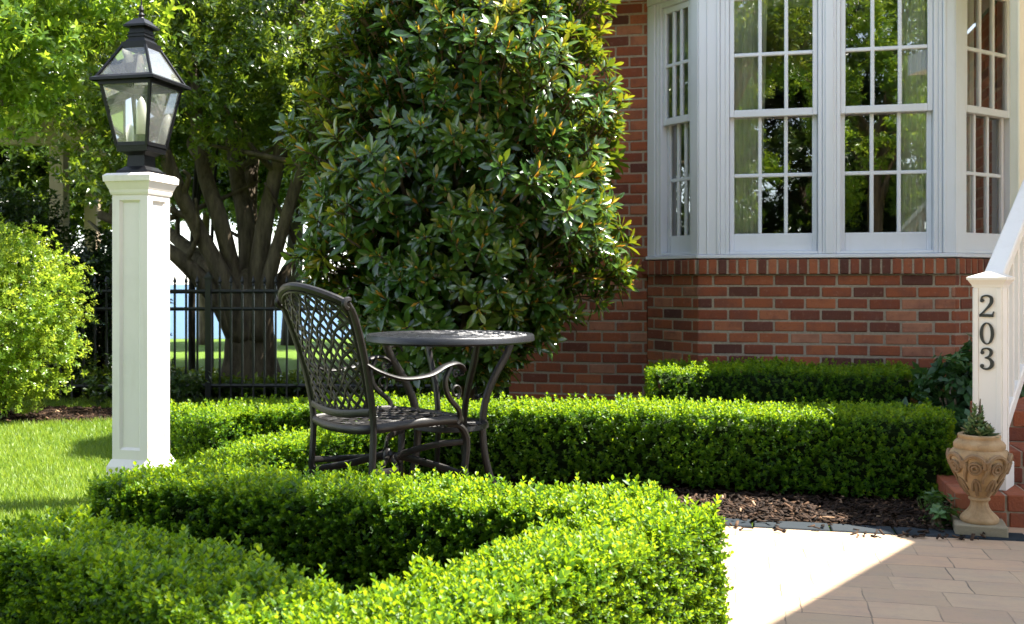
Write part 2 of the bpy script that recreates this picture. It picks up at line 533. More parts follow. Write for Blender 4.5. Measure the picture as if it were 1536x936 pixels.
# ------------------------------------------------------------------ world, sun, camera
w = bpy.data.worlds.new('World'); SC.world = w; w.use_nodes = True
bg = w.node_tree.nodes['Background']
sky = w.node_tree.nodes.new('ShaderNodeTexSky'); sky.sky_type = 'NISHITA'; sky.sun_disc = False
sky.sun_elevation = SUN_EL; sky.sun_rotation = SUN_AZ; sky.air_density = 1.0; sky.dust_density = .3; sky.ozone_density = 1.6
hs = w.node_tree.nodes.new('ShaderNodeHueSaturation'); hs.inputs['Saturation'].default_value = .6
w.node_tree.links.new(sky.outputs[0], hs.inputs['Color']); w.node_tree.links.new(hs.outputs[0], bg.inputs[0]); bg.inputs[1].default_value = .118
sl = bpy.data.lights.new('sun', 'SUN'); sl.energy = 5.0; sl.angle = math.radians(.55); sl.color = (1, .94, .84)
so = bpy.data.objects.new('sun', sl); COL.objects.link(so); so.location = (6, 6, 12)
so.rotation_euler = SUN.to_track_quat('Z', 'Y').to_euler()
cd = bpy.data.cameras.new('camera'); cam = bpy.data.objects.new('camera', cd); COL.objects.link(cam)
cam.location = (0, 0, 1.0); cam.rotation_euler = (PI/2, 0, 0)
cd.sensor_width = 36; cd.lens = F/1536*36; cd.shift_y = (HZ-468)/1536; cd.clip_end = 2000; cd.clip_start = .05
cd.dof.use_dof = True; cd.dof.focus_distance = 3.6; cd.dof.aperture_fstop = 6.3
SC.camera = cam
SC.view_settings.view_transform = 'Standard'; SC.view_settings.look = 'None'; SC.view_settings.exposure = 2.28; SC.view_settings.gamma = 1
SC.view_settings.use_curve_mapping = False
SC.cycles.max_bounces = 8; SC.cycles.transparent_max_bounces = 12; SC.cycles.use_denoising = True

# ------------------------------------------------------------------ ground
def sheet(name, poly, z, mat, kind='structure'):
    mb = MB(); mb.add([(p[0], p[1], z) for p in poly], [tuple(range(len(poly)))])
    o = mb.build(name, mat); o['kind'] = kind
    return o
sheet('ground', [(-600, -200), (600, -200), (600, 900), (-600, 900)], 0, M['lawn'])
sheet('water', [(-600, 19), (600, 17), (600, 880), (-600, 880)], .004, M['water'])
sheet('driveway', [(-1.9, 8.95), (.5, 8.75), (.5, 10.6), (-1.9, 10.8)], .004, M['concrete'])
E0 = np.array([.913, 4.21])        # back edge of the patio's slate border
u2, n2 = U[:2], NO[:2]
bed = [(-1.75, 3.6), (-1.75, 5.75), (-.9, 5.9), (-.05, 7.9), tuple(np.array([1.0, 7.5])), (3.2, 6.95), (2.9, 3.75), tuple(E0+u2*.9), tuple(E0), (.72, 3.7), (.72, 2.6), (-.1, 1.35), (-.5, 1.2), (-1.9, 2.0), (-1.9, 3.1)]
sheet('planting_bed', bed, .004, M['soil'])
pat = [tuple(E0-u2*.55+n2*.13), tuple(E0+u2*1.03+n2*.13), tuple(E0+u2*1.03-n2*.4), tuple(E0+u2*9-n2*.4), (9.5, -4), (-1.2, -4), (-.55, .9), (-.05, 1.5), (.4, 2.2), (.62, 2.75), (.5, 3.3)]
sheet('patio', pat, .008, M['patio'])
mb = MB(); s = -.5
while s < 1.02:
    L = random.uniform(.24, .36)
    c = E0+u2*(s+L/2)+n2*.065
    mb.box((c[0], c[1], .001), (L-.008, .122, .024), rot_to(U, -NO, np.array([0, 0, 1.])), tint=random.random(), ch=.004)
    s += L
o = mb.build('slate_edging', M['slate']); o['kind'] = 'structure'

def scatter_chips(name, polys, dens, seed, parent=None):
    rg = np.random.default_rng(seed)
    b = Bulk()
    tv = np.array([[-.5, -.5, 0], [.5, -.42, .06], [.5, .38, 0], [-.45, .5, .05], [-.5, -.5, .25], [.5, -.42, .3], [.5, .38, .22], [-.45, .5, .28]])
    tq = np.array([[4, 5, 6, 7], [0, 1, 5, 4], [1, 2, 6, 5], [2, 3, 7, 6], [3, 0, 4, 7]])
    for (x0, x1, y0, y1) in polys:
        N = int(dens*(x1-x0)*(y1-y0))
        T = np.stack([rg.uniform(x0, x1, N), rg.uniform(y0, y1, N), rg.uniform(.006, .022, N)], 1)
        R = frames(np.stack([rg.normal(0, .3, N), rg.normal(0, .3, N), np.ones(N)], 1))
        S = np.stack([rg.uniform(.015, .05, N), rg.uniform(.006, .014, N), rg.uniform(.01, .03, N)], 1)
        v = np.einsum('nij,nvj->nvi', R, tv[None]*S[:, None, :]) + T[:, None, :]
        q = tq[None] + (np.arange(N)*8)[:, None, None]
        b.V.append(v.reshape(-1, 3)); b.Q.append(q.reshape(-1, 4)+b.n); b.t.append(np.repeat(rg.beta(1.3, 2.4, N), 5)); b.m.append(np.zeros(N*5, np.int32)); b.n += N*8
    o = b.build(name, M['chip'], parent, smooth=False)
    o['kind'] = 'stuff'
    return o
# mulch chips in a strip along the patio edge (rotated strip) and under the left shrub
rg = np.random.default_rng(3)
def chips_strip():
    b = Bulk()
    tv = np.array([[-.5, -.5, 0], [.5, -.42, .06], [.5, .38, 0], [-.45, .5, .05], [-.5, -.5, .25], [.5, -.42, .3], [.5, .38, .22], [-.45, .5, .28]])
    tq = np.array([[4, 5, 6, 7], [0, 1, 5, 4], [1, 2, 6, 5], [2, 3, 7, 6], [3, 0, 4, 7]])
    pts = []
    N = 2600
    a = rg.uniform(-.5, 1.0, N); d = np.where(rg.uniform(0, 1, N) < .03, rg.uniform(-.2, 0, N), rg.uniform(-.01, .75, N))
    P = E0[None]+a[:, None]*u2-d[:, None]*n2
    pts.append(P)
    N = 1100
    th = rg.uniform(0, 2*PI, N); r = np.sqrt(rg.uniform(0, 1, N))
    pts.append(np.stack([-3.75+1.0*r*np.cos(th), 7.55+.44*r*np.sin(th)], 1))
    P = np.concatenate(pts); N = len(P)
    T = np.concatenate([P, rg.uniform(.008, .024, (N, 1))], 1)
    R = frames(np.stack([rg.normal(0, .35, N), rg.normal(0, .35, N), np.ones(N)], 1))
    S = np.stack([rg.uniform(.014, .05, N), rg.uniform(.006, .014, N), rg.uniform(.01, .03, N)], 1)
    v = np.einsum('nij,nvj->nvi', R, tv[None]*S[:, None, :]) + T[:, None, :]
    q = tq[None] + (np.arange(N)*8)[:, None, None]
    b.V.append(v.reshape(-1, 3)); b.Q.append(q.reshape(-1, 4)); b.t.append(np.repeat(rg.beta(1.1, 1.9, N), 5)); b.m.append(np.zeros(N*5, np.int32))
    o = b.build('mulch', M['chip'], smooth=False); o['kind'] = 'stuff'
chips_strip()
th = np.linspace(0, 2*PI, 24, endpoint=False)
sheet('mulch_bed', [(-3.75+1.05*math.cos(a)*(1+.06*math.sin(3*a)), 7.55+.5*math.sin(a)) for a in th], .008, M['soil'])
sheet('fence_bed', [(-5.5, 8.5), (-3.2, 8.35), (-1.5, 8.5), (0, 8.4), (0, 9.3), (-5.5, 9.6)], .006, M['soil'])

def grass():
    rg = np.random.default_rng(11)
    b = Bulk()
    tv = np.array([[-.5, 0, 0], [.5, 0, 0], [-.35, .12, .55], [.35, .12, .55], [-.06, .45, 1.0], [.06, .45, 1.0]])
    tq = np.array([[0, 1, 3, 2], [2, 3, 5, 4]])
    N = 190000
    y = 3.55+(rg.uniform(0, 1, N)**1.25)*5.2
    x = rg.uniform(-.85, -.165, N)*y
    ok = (x < -1.28) & ~(((x+3.75)/1.0)**2+((y-7.55)/.46)**2 < 1) & (y < 8.55)
    ok &= ~((x > -1.85) & (y < 5.6) & (y > 4.7))
    x, y = x[ok], y[ok]; N = len(x)
    T = np.stack([x, y, np.zeros(N)], 1)
    R = frames(np.stack([rg.normal(0, .28, N), rg.normal(0, .28, N), np.ones(N)], 1))
    sc = rg.uniform(.022, .045, N)
    tvs = tv*np.array([.11, 1, 1])
    b.inst(tvs, tq, R, T, sc, np.clip(.45+.22*rg.normal(size=N)+.15*np.sin(x*2.1+y*1.3), 0, 1))
    o = b.build('grass', M['grass']); o['kind'] = 'stuff'
grass()

# ------------------------------------------------------------------ leaf templates
def leaf(L, W, fold=.25, droop=0.0, seg=2, shape='oval', tip=.5):
    """leaf along +y, normal +z. returns v, q"""
    ts = np.linspace(0, 1, seg+1)
    v = []
    for t in ts:
        if shape == 'oval':
            wv = W/2*math.sin(PI*min(max(t, .06), .96))**.7
        else:                     # obovate: widest past the middle
            wv = W/2*math.sin(PI*(max(t, .03)**1.35)*.985)**.8
        if t >= .999:
            wv = W*.06
        if t <= .001:
            wv = W*.08
        y = L*t; z = -droop*L*t*t
        v += [(-wv, y, z+fold*wv), (0, y, z), (wv, y, z+fold*wv)]
    q = []
    for k in range(seg):
        a = 3*k
        q += [(a, a+1, a+4, a+3), (a+1, a+2, a+5, a+4)]
    return np.array(v), np.array(q)

def rx(a):
    c, s = math.cos(a), math.sin(a); return np.array([[1, 0, 0], [0, c, -s], [0, s, c]])
def rz(a):
    c, s = math.cos(a), math.sin(a); return np.array([[c, -s, 0], [s, c, 0], [0, 0, 1]])

def sprig(pairs, L, W, gap, seed, decuss=True, tiplight=.24, seg=3, spl0=.45, spl1=1.15):
    r = random.Random(seed)
    V, Q, off, n = [], [], [], 0
    for k in range(pairs):
        f = k/(pairs-1) if pairs > 1 else 1
        for sd in (0, 1):
            lv, lq = leaf(L*(1.0-.35*f)*r.uniform(.85, 1.15), W*(1-.3*f)*r.uniform(.85, 1.15), .3, .12, seg)
            el = spl0+(spl1-spl0)*f+r.uniform(-.22, .22)          # elevation of the leaf above horizontal
            A = rz(sd*PI+(k % 2)*PI/2*(1 if decuss else 0)+r.uniform(-.35, .35)+(0 if decuss else k*2.4)) @ rx(el)
            V.append(lv @ A.T + np.array([0, 0, gap*k])); Q.append(lq+n); n += len(lv)
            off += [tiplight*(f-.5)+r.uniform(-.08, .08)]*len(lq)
    return np.concatenate(V), np.concatenate(Q), np.array(off)

BOX = [sprig(5, .0175, .0100, .0075, k) for k in range(5)]
BOXFAR = [sprig(4, .0205, .0118, .009, k, seg=2) for k in range(4)]

# ------------------------------------------------------------------ hedges
def wob(P, k=1.0):
    x, y, z = P[:, 0], P[:, 1], P[:, 2]
    return k*(np.sin(x*9.1+y*3.3)*np.sin(y*7.7-z*8.0+x*2)+.6*np.sin(x*21+z*17)*np.sin(y*19+z*11)+.5*np.sin(z*13+x*5))

def hedge(name, label, pts, hw, h, dens, far=False, seed=1, group=None, bump=.009, loose=1.0, base=.0, stems=False, endcap=(True, True), tint0=.45):
    rg = np.random.default_rng(seed)
    t = thing(name, label, 'hedge', (float(np.mean([p[0] for p in pts])), float(np.mean([p[1] for p in pts])), 0), group=group)
    off = np.array(t.location)
    C = catmull([(p[0], p[1], 0) for p in pts], 14)
    seg = np.linalg.norm(np.diff(C, axis=0), axis=1); cum = np.concatenate([[0], np.cumsum(seg)]); Ltot = cum[-1]
    hts = np.array([p[2] if len(p) > 2 else h for p in pts]); hp = np.linspace(0, Ltot, len(pts))
    r = .038
    per = 2*(h-r-base)+PI*r+2*(hw-r)
    N = int(dens*per*Ltot)
    s = rg.uniform(0, Ltot, N); p = rg.uniform(0, per, N)
    def place(s, p):
        i = np.clip(np.searchsorted(cum, s)-1, 0, len(seg)-1)
        f = ((s-cum[i])/seg[i])[:, None]
        P = C[i]*(1-f)+C[i+1]*f
        Tn = (C[i+1]-C[i])/seg[i][:, None]
        Lf = np.stack([-Tn[:, 1], Tn[:, 0], np.zeros(len(s))], 1)
        a, q = h-r-base, PI*r/2; tp = 2*(hw-r)
        o = np.zeros(len(s)); z = np.zeros(len(s)); no = np.zeros(len(s)); nz = np.zeros(len(s))
        m = p < a;                       o[m] = hw; z[m] = base+p[m]; no[m] = 1
        m = (p >= a) & (p < a+q);        th = (p[m]-a)/r; o[m] = hw-r+r*np.cos(th); z[m] = h-r+r*np.sin(th); no[m] = np.cos(th); nz[m] = np.sin(th)
        m = (p >= a+q) & (p < a+q+tp);   o[m] = hw-r-(p[m]-a-q); z[m] = h; nz[m] = 1
        m = (p >= a+q+tp) & (p < a+2*q+tp); th = (p[m]-a-q-tp)/r; o[m] = -(hw-r)-r*np.sin(th); z[m] = h-r+r*np.cos(th); no[m] = -np.sin(th); nz[m] = np.cos(th)
        m = p >= a+2*q+tp;               o[m] = -hw; z[m] = h-r-(p[m]-a-2*q-tp); no[m] = -1
        hh = np.interp(s, hp, hts)/h
        P = P+Lf*o[:, None]; P[:, 2] = z*hh
        Nn = Lf*no[:, None]; Nn[:, 2] = nz
        return P, Nn
    P, Nn = place(s, p)
    for e, en in ((0, endcap[0]), (1, endcap[1])):
        if not en:
            continue
        n_ = int(dens*2*hw*h*1.1)
        oo = rg.uniform(-hw+.02, hw-.02, n_); zz = rg.uniform(base, h*.97, n_)
        c = C[0] if e == 0 else C[-1]; tn = (C[1]-C[0]) if e == 0 else (C[-1]-C[-2]); tn = tn/np.linalg.norm(tn)
        lf = np.array([-tn[1], tn[0], 0]); dr = -tn if e == 0 else tn
        bulge = .05*(1-(oo/hw)**2)
        pe = c[None]+oo[:, None]*lf+bulge[:, None]*dr; pe[:, 2] = zz*(hts[0] if e == 0 else hts[-1])/h
        P = np.concatenate([P, pe]); Nn = np.concatenate([Nn, np.repeat(dr[None], n_, 0)])
    N = len(P)
    dep = rg.exponential(.012, N)
    P = P+Nn*(wob(P, bump)-dep-.018)[:, None]
    d = Nn*.75+np.array([0, 0, .62])+rg.normal(0, .27*loose, (N, 3))
    tall = (rg.uniform(0, 1, N) < .07) & (Nn[:, 2] > .6)
    sc = rg.uniform(.8, 1.2, N); sc[tall] *= 1.35
    P[tall] += np.array([0, 0, .016])
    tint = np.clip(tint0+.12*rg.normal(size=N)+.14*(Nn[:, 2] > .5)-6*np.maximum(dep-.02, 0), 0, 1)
    b = Bulk()
    T = BOXFAR if far else BOX
    k = rg.integers(0, len(T), N)
    R = frames(d)
    for j, (tv, tq, toff) in enumerate(T):
        m = k == j
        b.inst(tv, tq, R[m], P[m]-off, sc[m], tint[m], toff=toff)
    b.build('foliage', M['box_leaf'], t)
    # solid dark core added inside so no light shows through, and stems
    mb = MB()
    ins = .055
    nS = len(C)
    rings = []
    for i in range(nS):
        tn = C[min(i+1, nS-1)]-C[max(i-1, 0)]; tn /= np.linalg.norm(tn); lf = np.array([-tn[1], tn[0], 0])
        hh = np.interp(cum[i], hp, hts)
        c = C[i].copy()
        if i == 0: c = c+tn*.05
        if i == nS-1: c = c-tn*.05
        w_ = hw-ins
        pr = [(-w_, max(base, .06)), (-w_, hh-.09), (-w_+.05, hh-ins), (w_-.05, hh-ins), (w_, hh-.09), (w_, max(base, .06))]
        rings += [c+lf*a+np.array([0, 0, z])-off for a, z in pr]
    f = []
    for i in range(nS-1):
        for k_ in range(6):
            k2 = (k_+1) % 6
            f.append((i*6+k_, i*6+k2, (i+1)*6+k2, (i+1)*6+k_))
    f.append(tuple(range(6))); f.append(tuple((nS-1)*6+k_ for k_ in range(6))[::-1])
    mb.add(rings, f, 0)
    mb.build('dark_core', M['core'], t)
    if stems:
        for k_ in range(int(Ltot/.2)):
            i = rg.integers(0, nS); tn = C[min(i+1, nS-1)]-C[max(i-1, 0)]; tn /= np.linalg.norm(tn); lf = np.array([-tn[1], tn[0], 0])
            c = C[i]-lf*rg.uniform(.2, .85)*hw-off
            a = c+np.array([0, 0, 0]); e = c+np.array([rg.normal(0, .03), rg.normal(0, .03), .16])
            mb = MB(); mb.tube([a, (a+e)/2+np.array([rg.normal(0, .01), rg.normal(0, .01), 0]), e], [.009, .007, .005], 5)
            mb.build('stem', M['twig'], t)
    return t

HG = 'clipped boxwood hedges round the seating corner'
# front straight hedge, with its right return down to the point of the V and the left arm
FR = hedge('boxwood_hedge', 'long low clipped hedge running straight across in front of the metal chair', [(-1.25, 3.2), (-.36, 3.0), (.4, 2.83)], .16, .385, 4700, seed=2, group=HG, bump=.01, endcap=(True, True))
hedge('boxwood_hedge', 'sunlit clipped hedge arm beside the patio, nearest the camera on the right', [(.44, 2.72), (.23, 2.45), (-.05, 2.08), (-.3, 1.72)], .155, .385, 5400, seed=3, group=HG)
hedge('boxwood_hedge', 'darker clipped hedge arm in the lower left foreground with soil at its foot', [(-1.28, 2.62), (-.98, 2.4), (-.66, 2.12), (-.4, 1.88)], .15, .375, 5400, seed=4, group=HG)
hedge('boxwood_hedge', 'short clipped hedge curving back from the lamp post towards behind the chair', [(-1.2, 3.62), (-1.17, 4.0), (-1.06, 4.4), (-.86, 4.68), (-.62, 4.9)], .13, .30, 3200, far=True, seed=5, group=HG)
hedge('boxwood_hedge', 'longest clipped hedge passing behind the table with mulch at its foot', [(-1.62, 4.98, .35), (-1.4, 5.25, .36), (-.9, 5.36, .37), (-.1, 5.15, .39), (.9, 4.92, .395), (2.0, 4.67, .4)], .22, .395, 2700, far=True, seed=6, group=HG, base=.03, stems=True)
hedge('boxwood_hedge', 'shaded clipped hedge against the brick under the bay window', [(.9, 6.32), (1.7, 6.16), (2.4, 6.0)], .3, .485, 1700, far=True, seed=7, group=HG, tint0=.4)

# ------------------------------------------------------------------ generic foliage from clumps
def twig_tmpl(n, L, W, length, seed, spl=.5):
    r = random.Random(seed)
    V, Q, off, k0 = [], [], [], 0
    for k in range(n):
        lv, lq = leaf(L*r.uniform(.75, 1.2), W*r.uniform(.8, 1.2), .25, r.uniform(.05, .35), 2)
        A = rz(k*2.4+r.uniform(-.4, .4)) @ rx(spl+r.uniform(-.4, .5))
        V.append(lv @ A.T + np.array([0, 0, length*(k+.5)/n])); Q.append(lq+k0); k0 += len(lv)
        off += [r.uniform(-.12, .12)+.15*(k/n-.5)]*len(lq)
    return np.concatenate(V), np.concatenate(Q), np.array(off)
TW_OAK = [twig_tmpl(9, .06, .026, .11, k) for k in range(4)]
TW_SMALL = [twig_tmpl(8, .045, .024, .08, 10+k) for k in range(4)]
TW_HYD = [twig_tmpl(7, .085, .06, .08, 20+k, .25) for k in range(3)]

def fill_foliage(b, centers, radii, per, T, rg, tint=(.5, .2), squash=.75, up=.35, shell=.55, ok=None, sc=(.8, 1.25)):
    for c, r in zip(centers, radii):
        n = max(4, int(per*(r/.3)**2))
        d = rg.normal(size=(n, 3)); d /= np.linalg.norm(d, axis=1)[:, None]
        rad = r*(shell+(1-shell)*rg.uniform(0, 1, n))*(1+.25*rg.normal(size=n))
        P = c+d*rad[:, None]*np.array([1, 1, squash])
        if ok is not None:
            m = ok(P); P, d = P[m], d[m]; n = len(P)
            if n == 0: continue
        D = d*.7+np.array([0, 0, up])+rg.normal(0, .45, (n, 3))
        R = frames(D)
        k = rg.integers(0, len(T), n)
        tn = np.clip(tint[0]+rg.normal(0, .12)+tint[1]*.6*rg.normal(size=n), 0, 1)
        s = rg.uniform(sc[0], sc[1], n)
        for j, (tv, tq, toff) in enumerate(T):
            m = k == j
            b.inst(tv, tq, R[m], P[m], s[m], tn[m], toff=toff)

def limb(mb, pts, r0, r1, seg=9, rough=.0, rg=None):
    C = catmull(pts, 7)
    r = np.linspace(r0, r1, len(C))
    if rg is not None:
        r = r*(1+.06*np.sin(np.linspace(0, 9, len(C))+rg.uniform(0, 6)))
    mb.tube(C, r, seg)
    return C

# ------------------------------------------------------------------ spreading oak behind the fence
def px(x, y, d):
    return np.array([(x-CX)*d/F, d, 1+(HZ-y)*d/F])
def oak():
    rg = np.random.default_rng(21)
    t = thing('oak_tree', 'spreading tree with many low limbs from one thick trunk behind the iron fence', 'tree')
    base = np.array([(372-CX)*9.4/F, 9.4, 0.0])
    t.location = base
    D = 9.4
    mb = MB()
    # trunk with root flare and fluting
    prof = [(0, .36), (.1, .27), (.3, .222), (.55, .205), (.75, .205), (.95, .18), (1.08, .11), (1.14, .03)]
    v, f = [], []
    seg = 28
    for (z, r) in prof:
        for k in range(seg):
            a = 2*PI*k/seg
            rr = r*(1+.09*math.sin(3*a+1+z)+.06*math.sin(7*a+2*z)+(.16*math.sin(5*a) if z < .1 else .05*math.sin(5*a)))
            v.append((rr*math.cos(a)*1.02, rr*math.sin(a)*.9, z))
    for i in range(len(prof)-1):
        for k in range(seg):
            k2 = (k+1) % seg
            f.append((i*seg+k, i*seg+k2, (i+1)*seg+k2, (i+1)*seg+k))
    f.append(tuple((len(prof)-1)*seg+k for k in range(seg)))
    mb.add(v, f)
    mb.build('trunk', M['bark'], t, smooth=True)
    limbs = [  # (points in photo px + depth), start radius, end radius
        ([(362, 520, 9.35), (335, 460, 9.25), (310, 428, 9.2), (262, 382, 9.1), (205, 345, 9.0), (150, 322, 9.1)], .19, .05),
        ([(362, 510, 9.3), (340, 430, 9.2), (300, 350, 9.1), (262, 270, 8.9), (225, 160, 8.8), (190, 20, 8.8)], .17, .05),
        ([(366, 500, 9.4), (352, 420, 9.35), (330, 330, 9.2), (305, 250, 9.3), (290, 120, 9.4), (280, -60, 9.6)], .16, .06),
        ([(373, 500, 9.5), (372, 420, 9.5), (368, 330, 9.5), (352, 240, 9.7), (340, 110, 9.9), (345, -50, 10.1)], .17, .06),
        ([(380, 500, 9.4), (386, 425, 9.35), (398, 330, 9.3), (420, 230, 9.2), (440, 120, 9.1), (452, -40, 9.2)], .17, .06),
        ([(384, 510, 9.3), (400, 430, 9.25), (425, 340, 9.2), (458, 230, 9.1), (490, 120, 9.0), (530, 0, 9.0)], .13, .05),
        ([(384, 510, 9.5), (408, 445, 9.5), (450, 380, 9.7), (500, 330, 9.9), (560, 270, 10.2)], .13, .05),
        ([(380, 430, 9.7), (375, 300, 10.2), (385, 180, 10.6), (400, 40, 11.0)], .15, .05),
        ([(350, 440, 9.6), (290, 380, 10.2), (230, 330, 10.8), (150, 260, 11.4)], .15, .05),
    ]
    ends = []
    for pts, r0, r1 in limbs:
        m2 = MB()
        P = [px(*p)-base for p in pts]
        C = limb(m2, P, r0*.6, r1*.75, 10, rg=rg)
        for k in range(5):
            i = int(len(C)*rg.uniform(.45, .95)); i = min(i, len(C)-2)
            dr = rg.normal(0, .5, 3); dr[2] = abs(dr[2])*.8+.15
            e = C[i]+dr*.9
            limb(m2, [C[i], (C[i]+e)/2+rg.normal(0, .06, 3), e], .035, .012, 5)
            ends.append(e)
        ends += [C[int(len(C)*q)] for q in (.6, .75, .88, .98)]
        m2.build('limb', M['bark'], t, smooth=True)
    # crown: clumps that stay off the sun's path to the lawn
    cs, rs = [], []
    while len(cs) < 205:
        x = rg.uniform(-3.6, 2.4); y = rg.uniform(-1.2, 2.0); z = rg.uniform(1.75, 4.6)
        g = np.array([x, y, z])+base
        sh = g[:2]-g[2]*np.array(SUN[:2])/SUN[2]
        if sh[1] < 7.6 and sh[0] < -1.0:
            continue
        scr = (CX+F*g[0]/g[1], HZ-F*(g[2]-1)/g[1])
        # keep the fan of limbs open under the crown, and clear of the house
        low = 1.9+.45*math.sin(x*2.1+1)+.25*math.sin(x*5.3+y)
        if 225 < scr[0] < 480:
            low = 2.4+.3*math.sin(x*6)
        if scr[0] < 150 and scr[1] > 165: continue
        if y > 1.6 and z < 2.6: continue
        if z < low: continue
        if g[0] > -.9 and z < 2.6: continue
        if g[0] > -.3: continue
        cs.append(np.array([x, y, z])); rs.append(rg.uniform(.22, .44))
    for e in ends:
        ge = np.array(e)+base; sx_, sy_ = CX+F*ge[0]/ge[1], HZ-F*(ge[2]-1)/ge[1]
        if e[2] > 1.75 and not (sx_ < 150 and sy_ > 165) and not (225 < sx_ < 480 and e[2] < 2.45):
            cs.append(np.array(e)); rs.append(.24)
    b = Bulk()
    fill_foliage(b, cs, rs, 62, TW_OAK, rg, (.5, .3))
    b.build('crown', M['oak_leaf'], t)
oak()

def plain_tree(name, label, base, trunk_pts, r0, crown, nclump, per, mat, bark, T, seed, tint=(.5, .25), group=None, cr=(.3, .55), limbs=4, low=None, lmb=True, sc=(.8, 1.25)):
    """crown = list of (centre, radii) ellipsoids relative to base"""
    rg = np.random.default_rng(seed)
    t = thing(name, label, 'tree', base, group=group)
    mb = MB()
    C = limb(mb, trunk_pts, r0, r0*.45, 10, rg=rg)
    cs, rs = [], []
    for (c, rad) in crown:
        for k in range(nclump):
            d = rg.normal(size=3); d /= np.linalg.norm(d)
            cs.append(np.array(c)+d*np.array(rad)*rg.uniform(.35, 1.0)**.6); rs.append(rg.uniform(*cr))
    if lmb:
        for k in range(limbs*len(crown)):
            e = cs[rg.integers(0, len(cs))]
            s = C[int(len(C)*rg.uniform(.5, .98))]
            limb(mb, [s, s*.5+e*.5+np.array([0, 0, .12]), e], r0*.35, .012, 6)
    mb.build('trunk', bark, t, smooth=True)
    b = Bulk()
    if low is not None:
        keep = [i for i in range(len(cs)) if cs[i][2] > low]
        cs = [cs[i] for i in keep]; rs = [rs[i] for i in keep]
    fill_foliage(b, cs, rs, per, T, rg, tint, sc=sc)
    b.build('crown', mat, t)
    return t

# bright tree whose branches hang in from the left edge
plain_tree('leafy_tree', 'yellow-green sunlit branches of a tree hanging in at the top left corner', (-5.3, 7.3, 0),
           [(0, 0, 0), (.05, 0, 1.2), (.15, -.1, 2.2), (.4, -.2, 3.4)], .14,
           [((1.75, -.3, 2.75), (.62, .6, .62)), ((2.3, -.1, 3.3), (.6, .6, .5)), ((.9, -.2, 3.1), (.9, .7, .7)), ((1.25, -.35, 2.55), (.4, .35, .25))],
           34, 50, M['bright_leaf'], M['twig'], TW_OAK, 31, (.62, .22), cr=(.14, .26))
# trees farther back that close the view over the pergola
BT = 'trees standing far behind the pergola and fence'
plain_tree('background_tree', 'dense dark tree beyond the pergola at the far left', (-7.2, 12.6, 0), [(0, 0, 0), (.1, 0, 2), (.2, .1, 4)], .2,
           [((.2, 0, 3.3), (2.0, 1.1, 1.9)), ((1.2, .3, 2.2), (1.0, .8, .8)), ((-1.0, 0, 1.6), (1.2, .8, 1.0))], 70, 42, M['oak_leaf'], M['dark_bark'], TW_OAK, 41, (.35, .25), BT, sc=(1.0, 1.6), low=1.9)
plain_tree('background_tree', 'tall dark tree directly behind the spreading tree, filling the gaps in its crown', (-3.6, 16.2, 0), [(0, 0, 0), (.1, 0, 2), (.1, .1, 4.5)], .16,
           [((-.6, 0, 4.2), (2.2, 1.0, 1.5)), ((1.4, .2, 4.4), (1.8, 1.0, 1.5)), ((-2.2, 0, 3.4), (1.3, .9, 1.1)), ((0, .2, 2.7), (2.6, .8, .7))], 75, 42, M['oak_leaf'], M['dark_bark'], TW_OAK, 42, (.45, .25), BT, sc=(1.1, 1.7), low=2.25)
plain_tree('background_tree', 'dark leafy tree behind the magnolia, glimpsed left of its crown', (-.9, 12.6, 0), [(0, 0, 0), (.1, 0, 2), (.1, .1, 4)], .12,
           [((-.5, 0, 3.6), (1.5, .9, 1.6)), ((.6, 0, 2.6), (1.1, .9, 1.6)), ((-1.0, 0, 2.4), (.5, .6, .6))], 60, 42, M['oak_leaf'], M['dark_bark'], TW_OAK, 43, (.45, .25), BT, sc=(1.0, 1.6), low=1.8)
# slender trunks behind the fence
for (x, r, d, lab) in ((288, .04, 10.2, 'thicker of two slender dark trunks left of the thick trunk behind the iron fence'), (317, .026, 10.0, 'thinner of two slender dark trunks left of the thick trunk behind the iron fence')):
    plain_tree('slender_tree', lab, ((x-CX)*d/F, d, 0), [(0, 0, 0), (0, 0, .9), (.02, 0, 1.8), (.1, 0, 2.9)], r,
               [((.1, .2, 2.9), (.5, .5, .4))], 14, 40, M['oak_leaf'], M['dark_bark'], TW_OAK, int(x), (.4, .25), 'slender trunks behind the fence', limbs=3)
plain_tree('shore_tree', 'pale thin trunk standing alone on the far bright lawn near the water', ((306-CX)*16.3/F, 16.3, 0), [(0, 0, 0), (0, 0, 1.2), (.05, 0, 2.4), (.05, 0, 3.2)], .09,
           [((0, .1, 3.2), (.8, .8, .6))], 16, 30, M['oak_leaf'], M['bark'], TW_OAK, 77, (.5, .25), limbs=3)

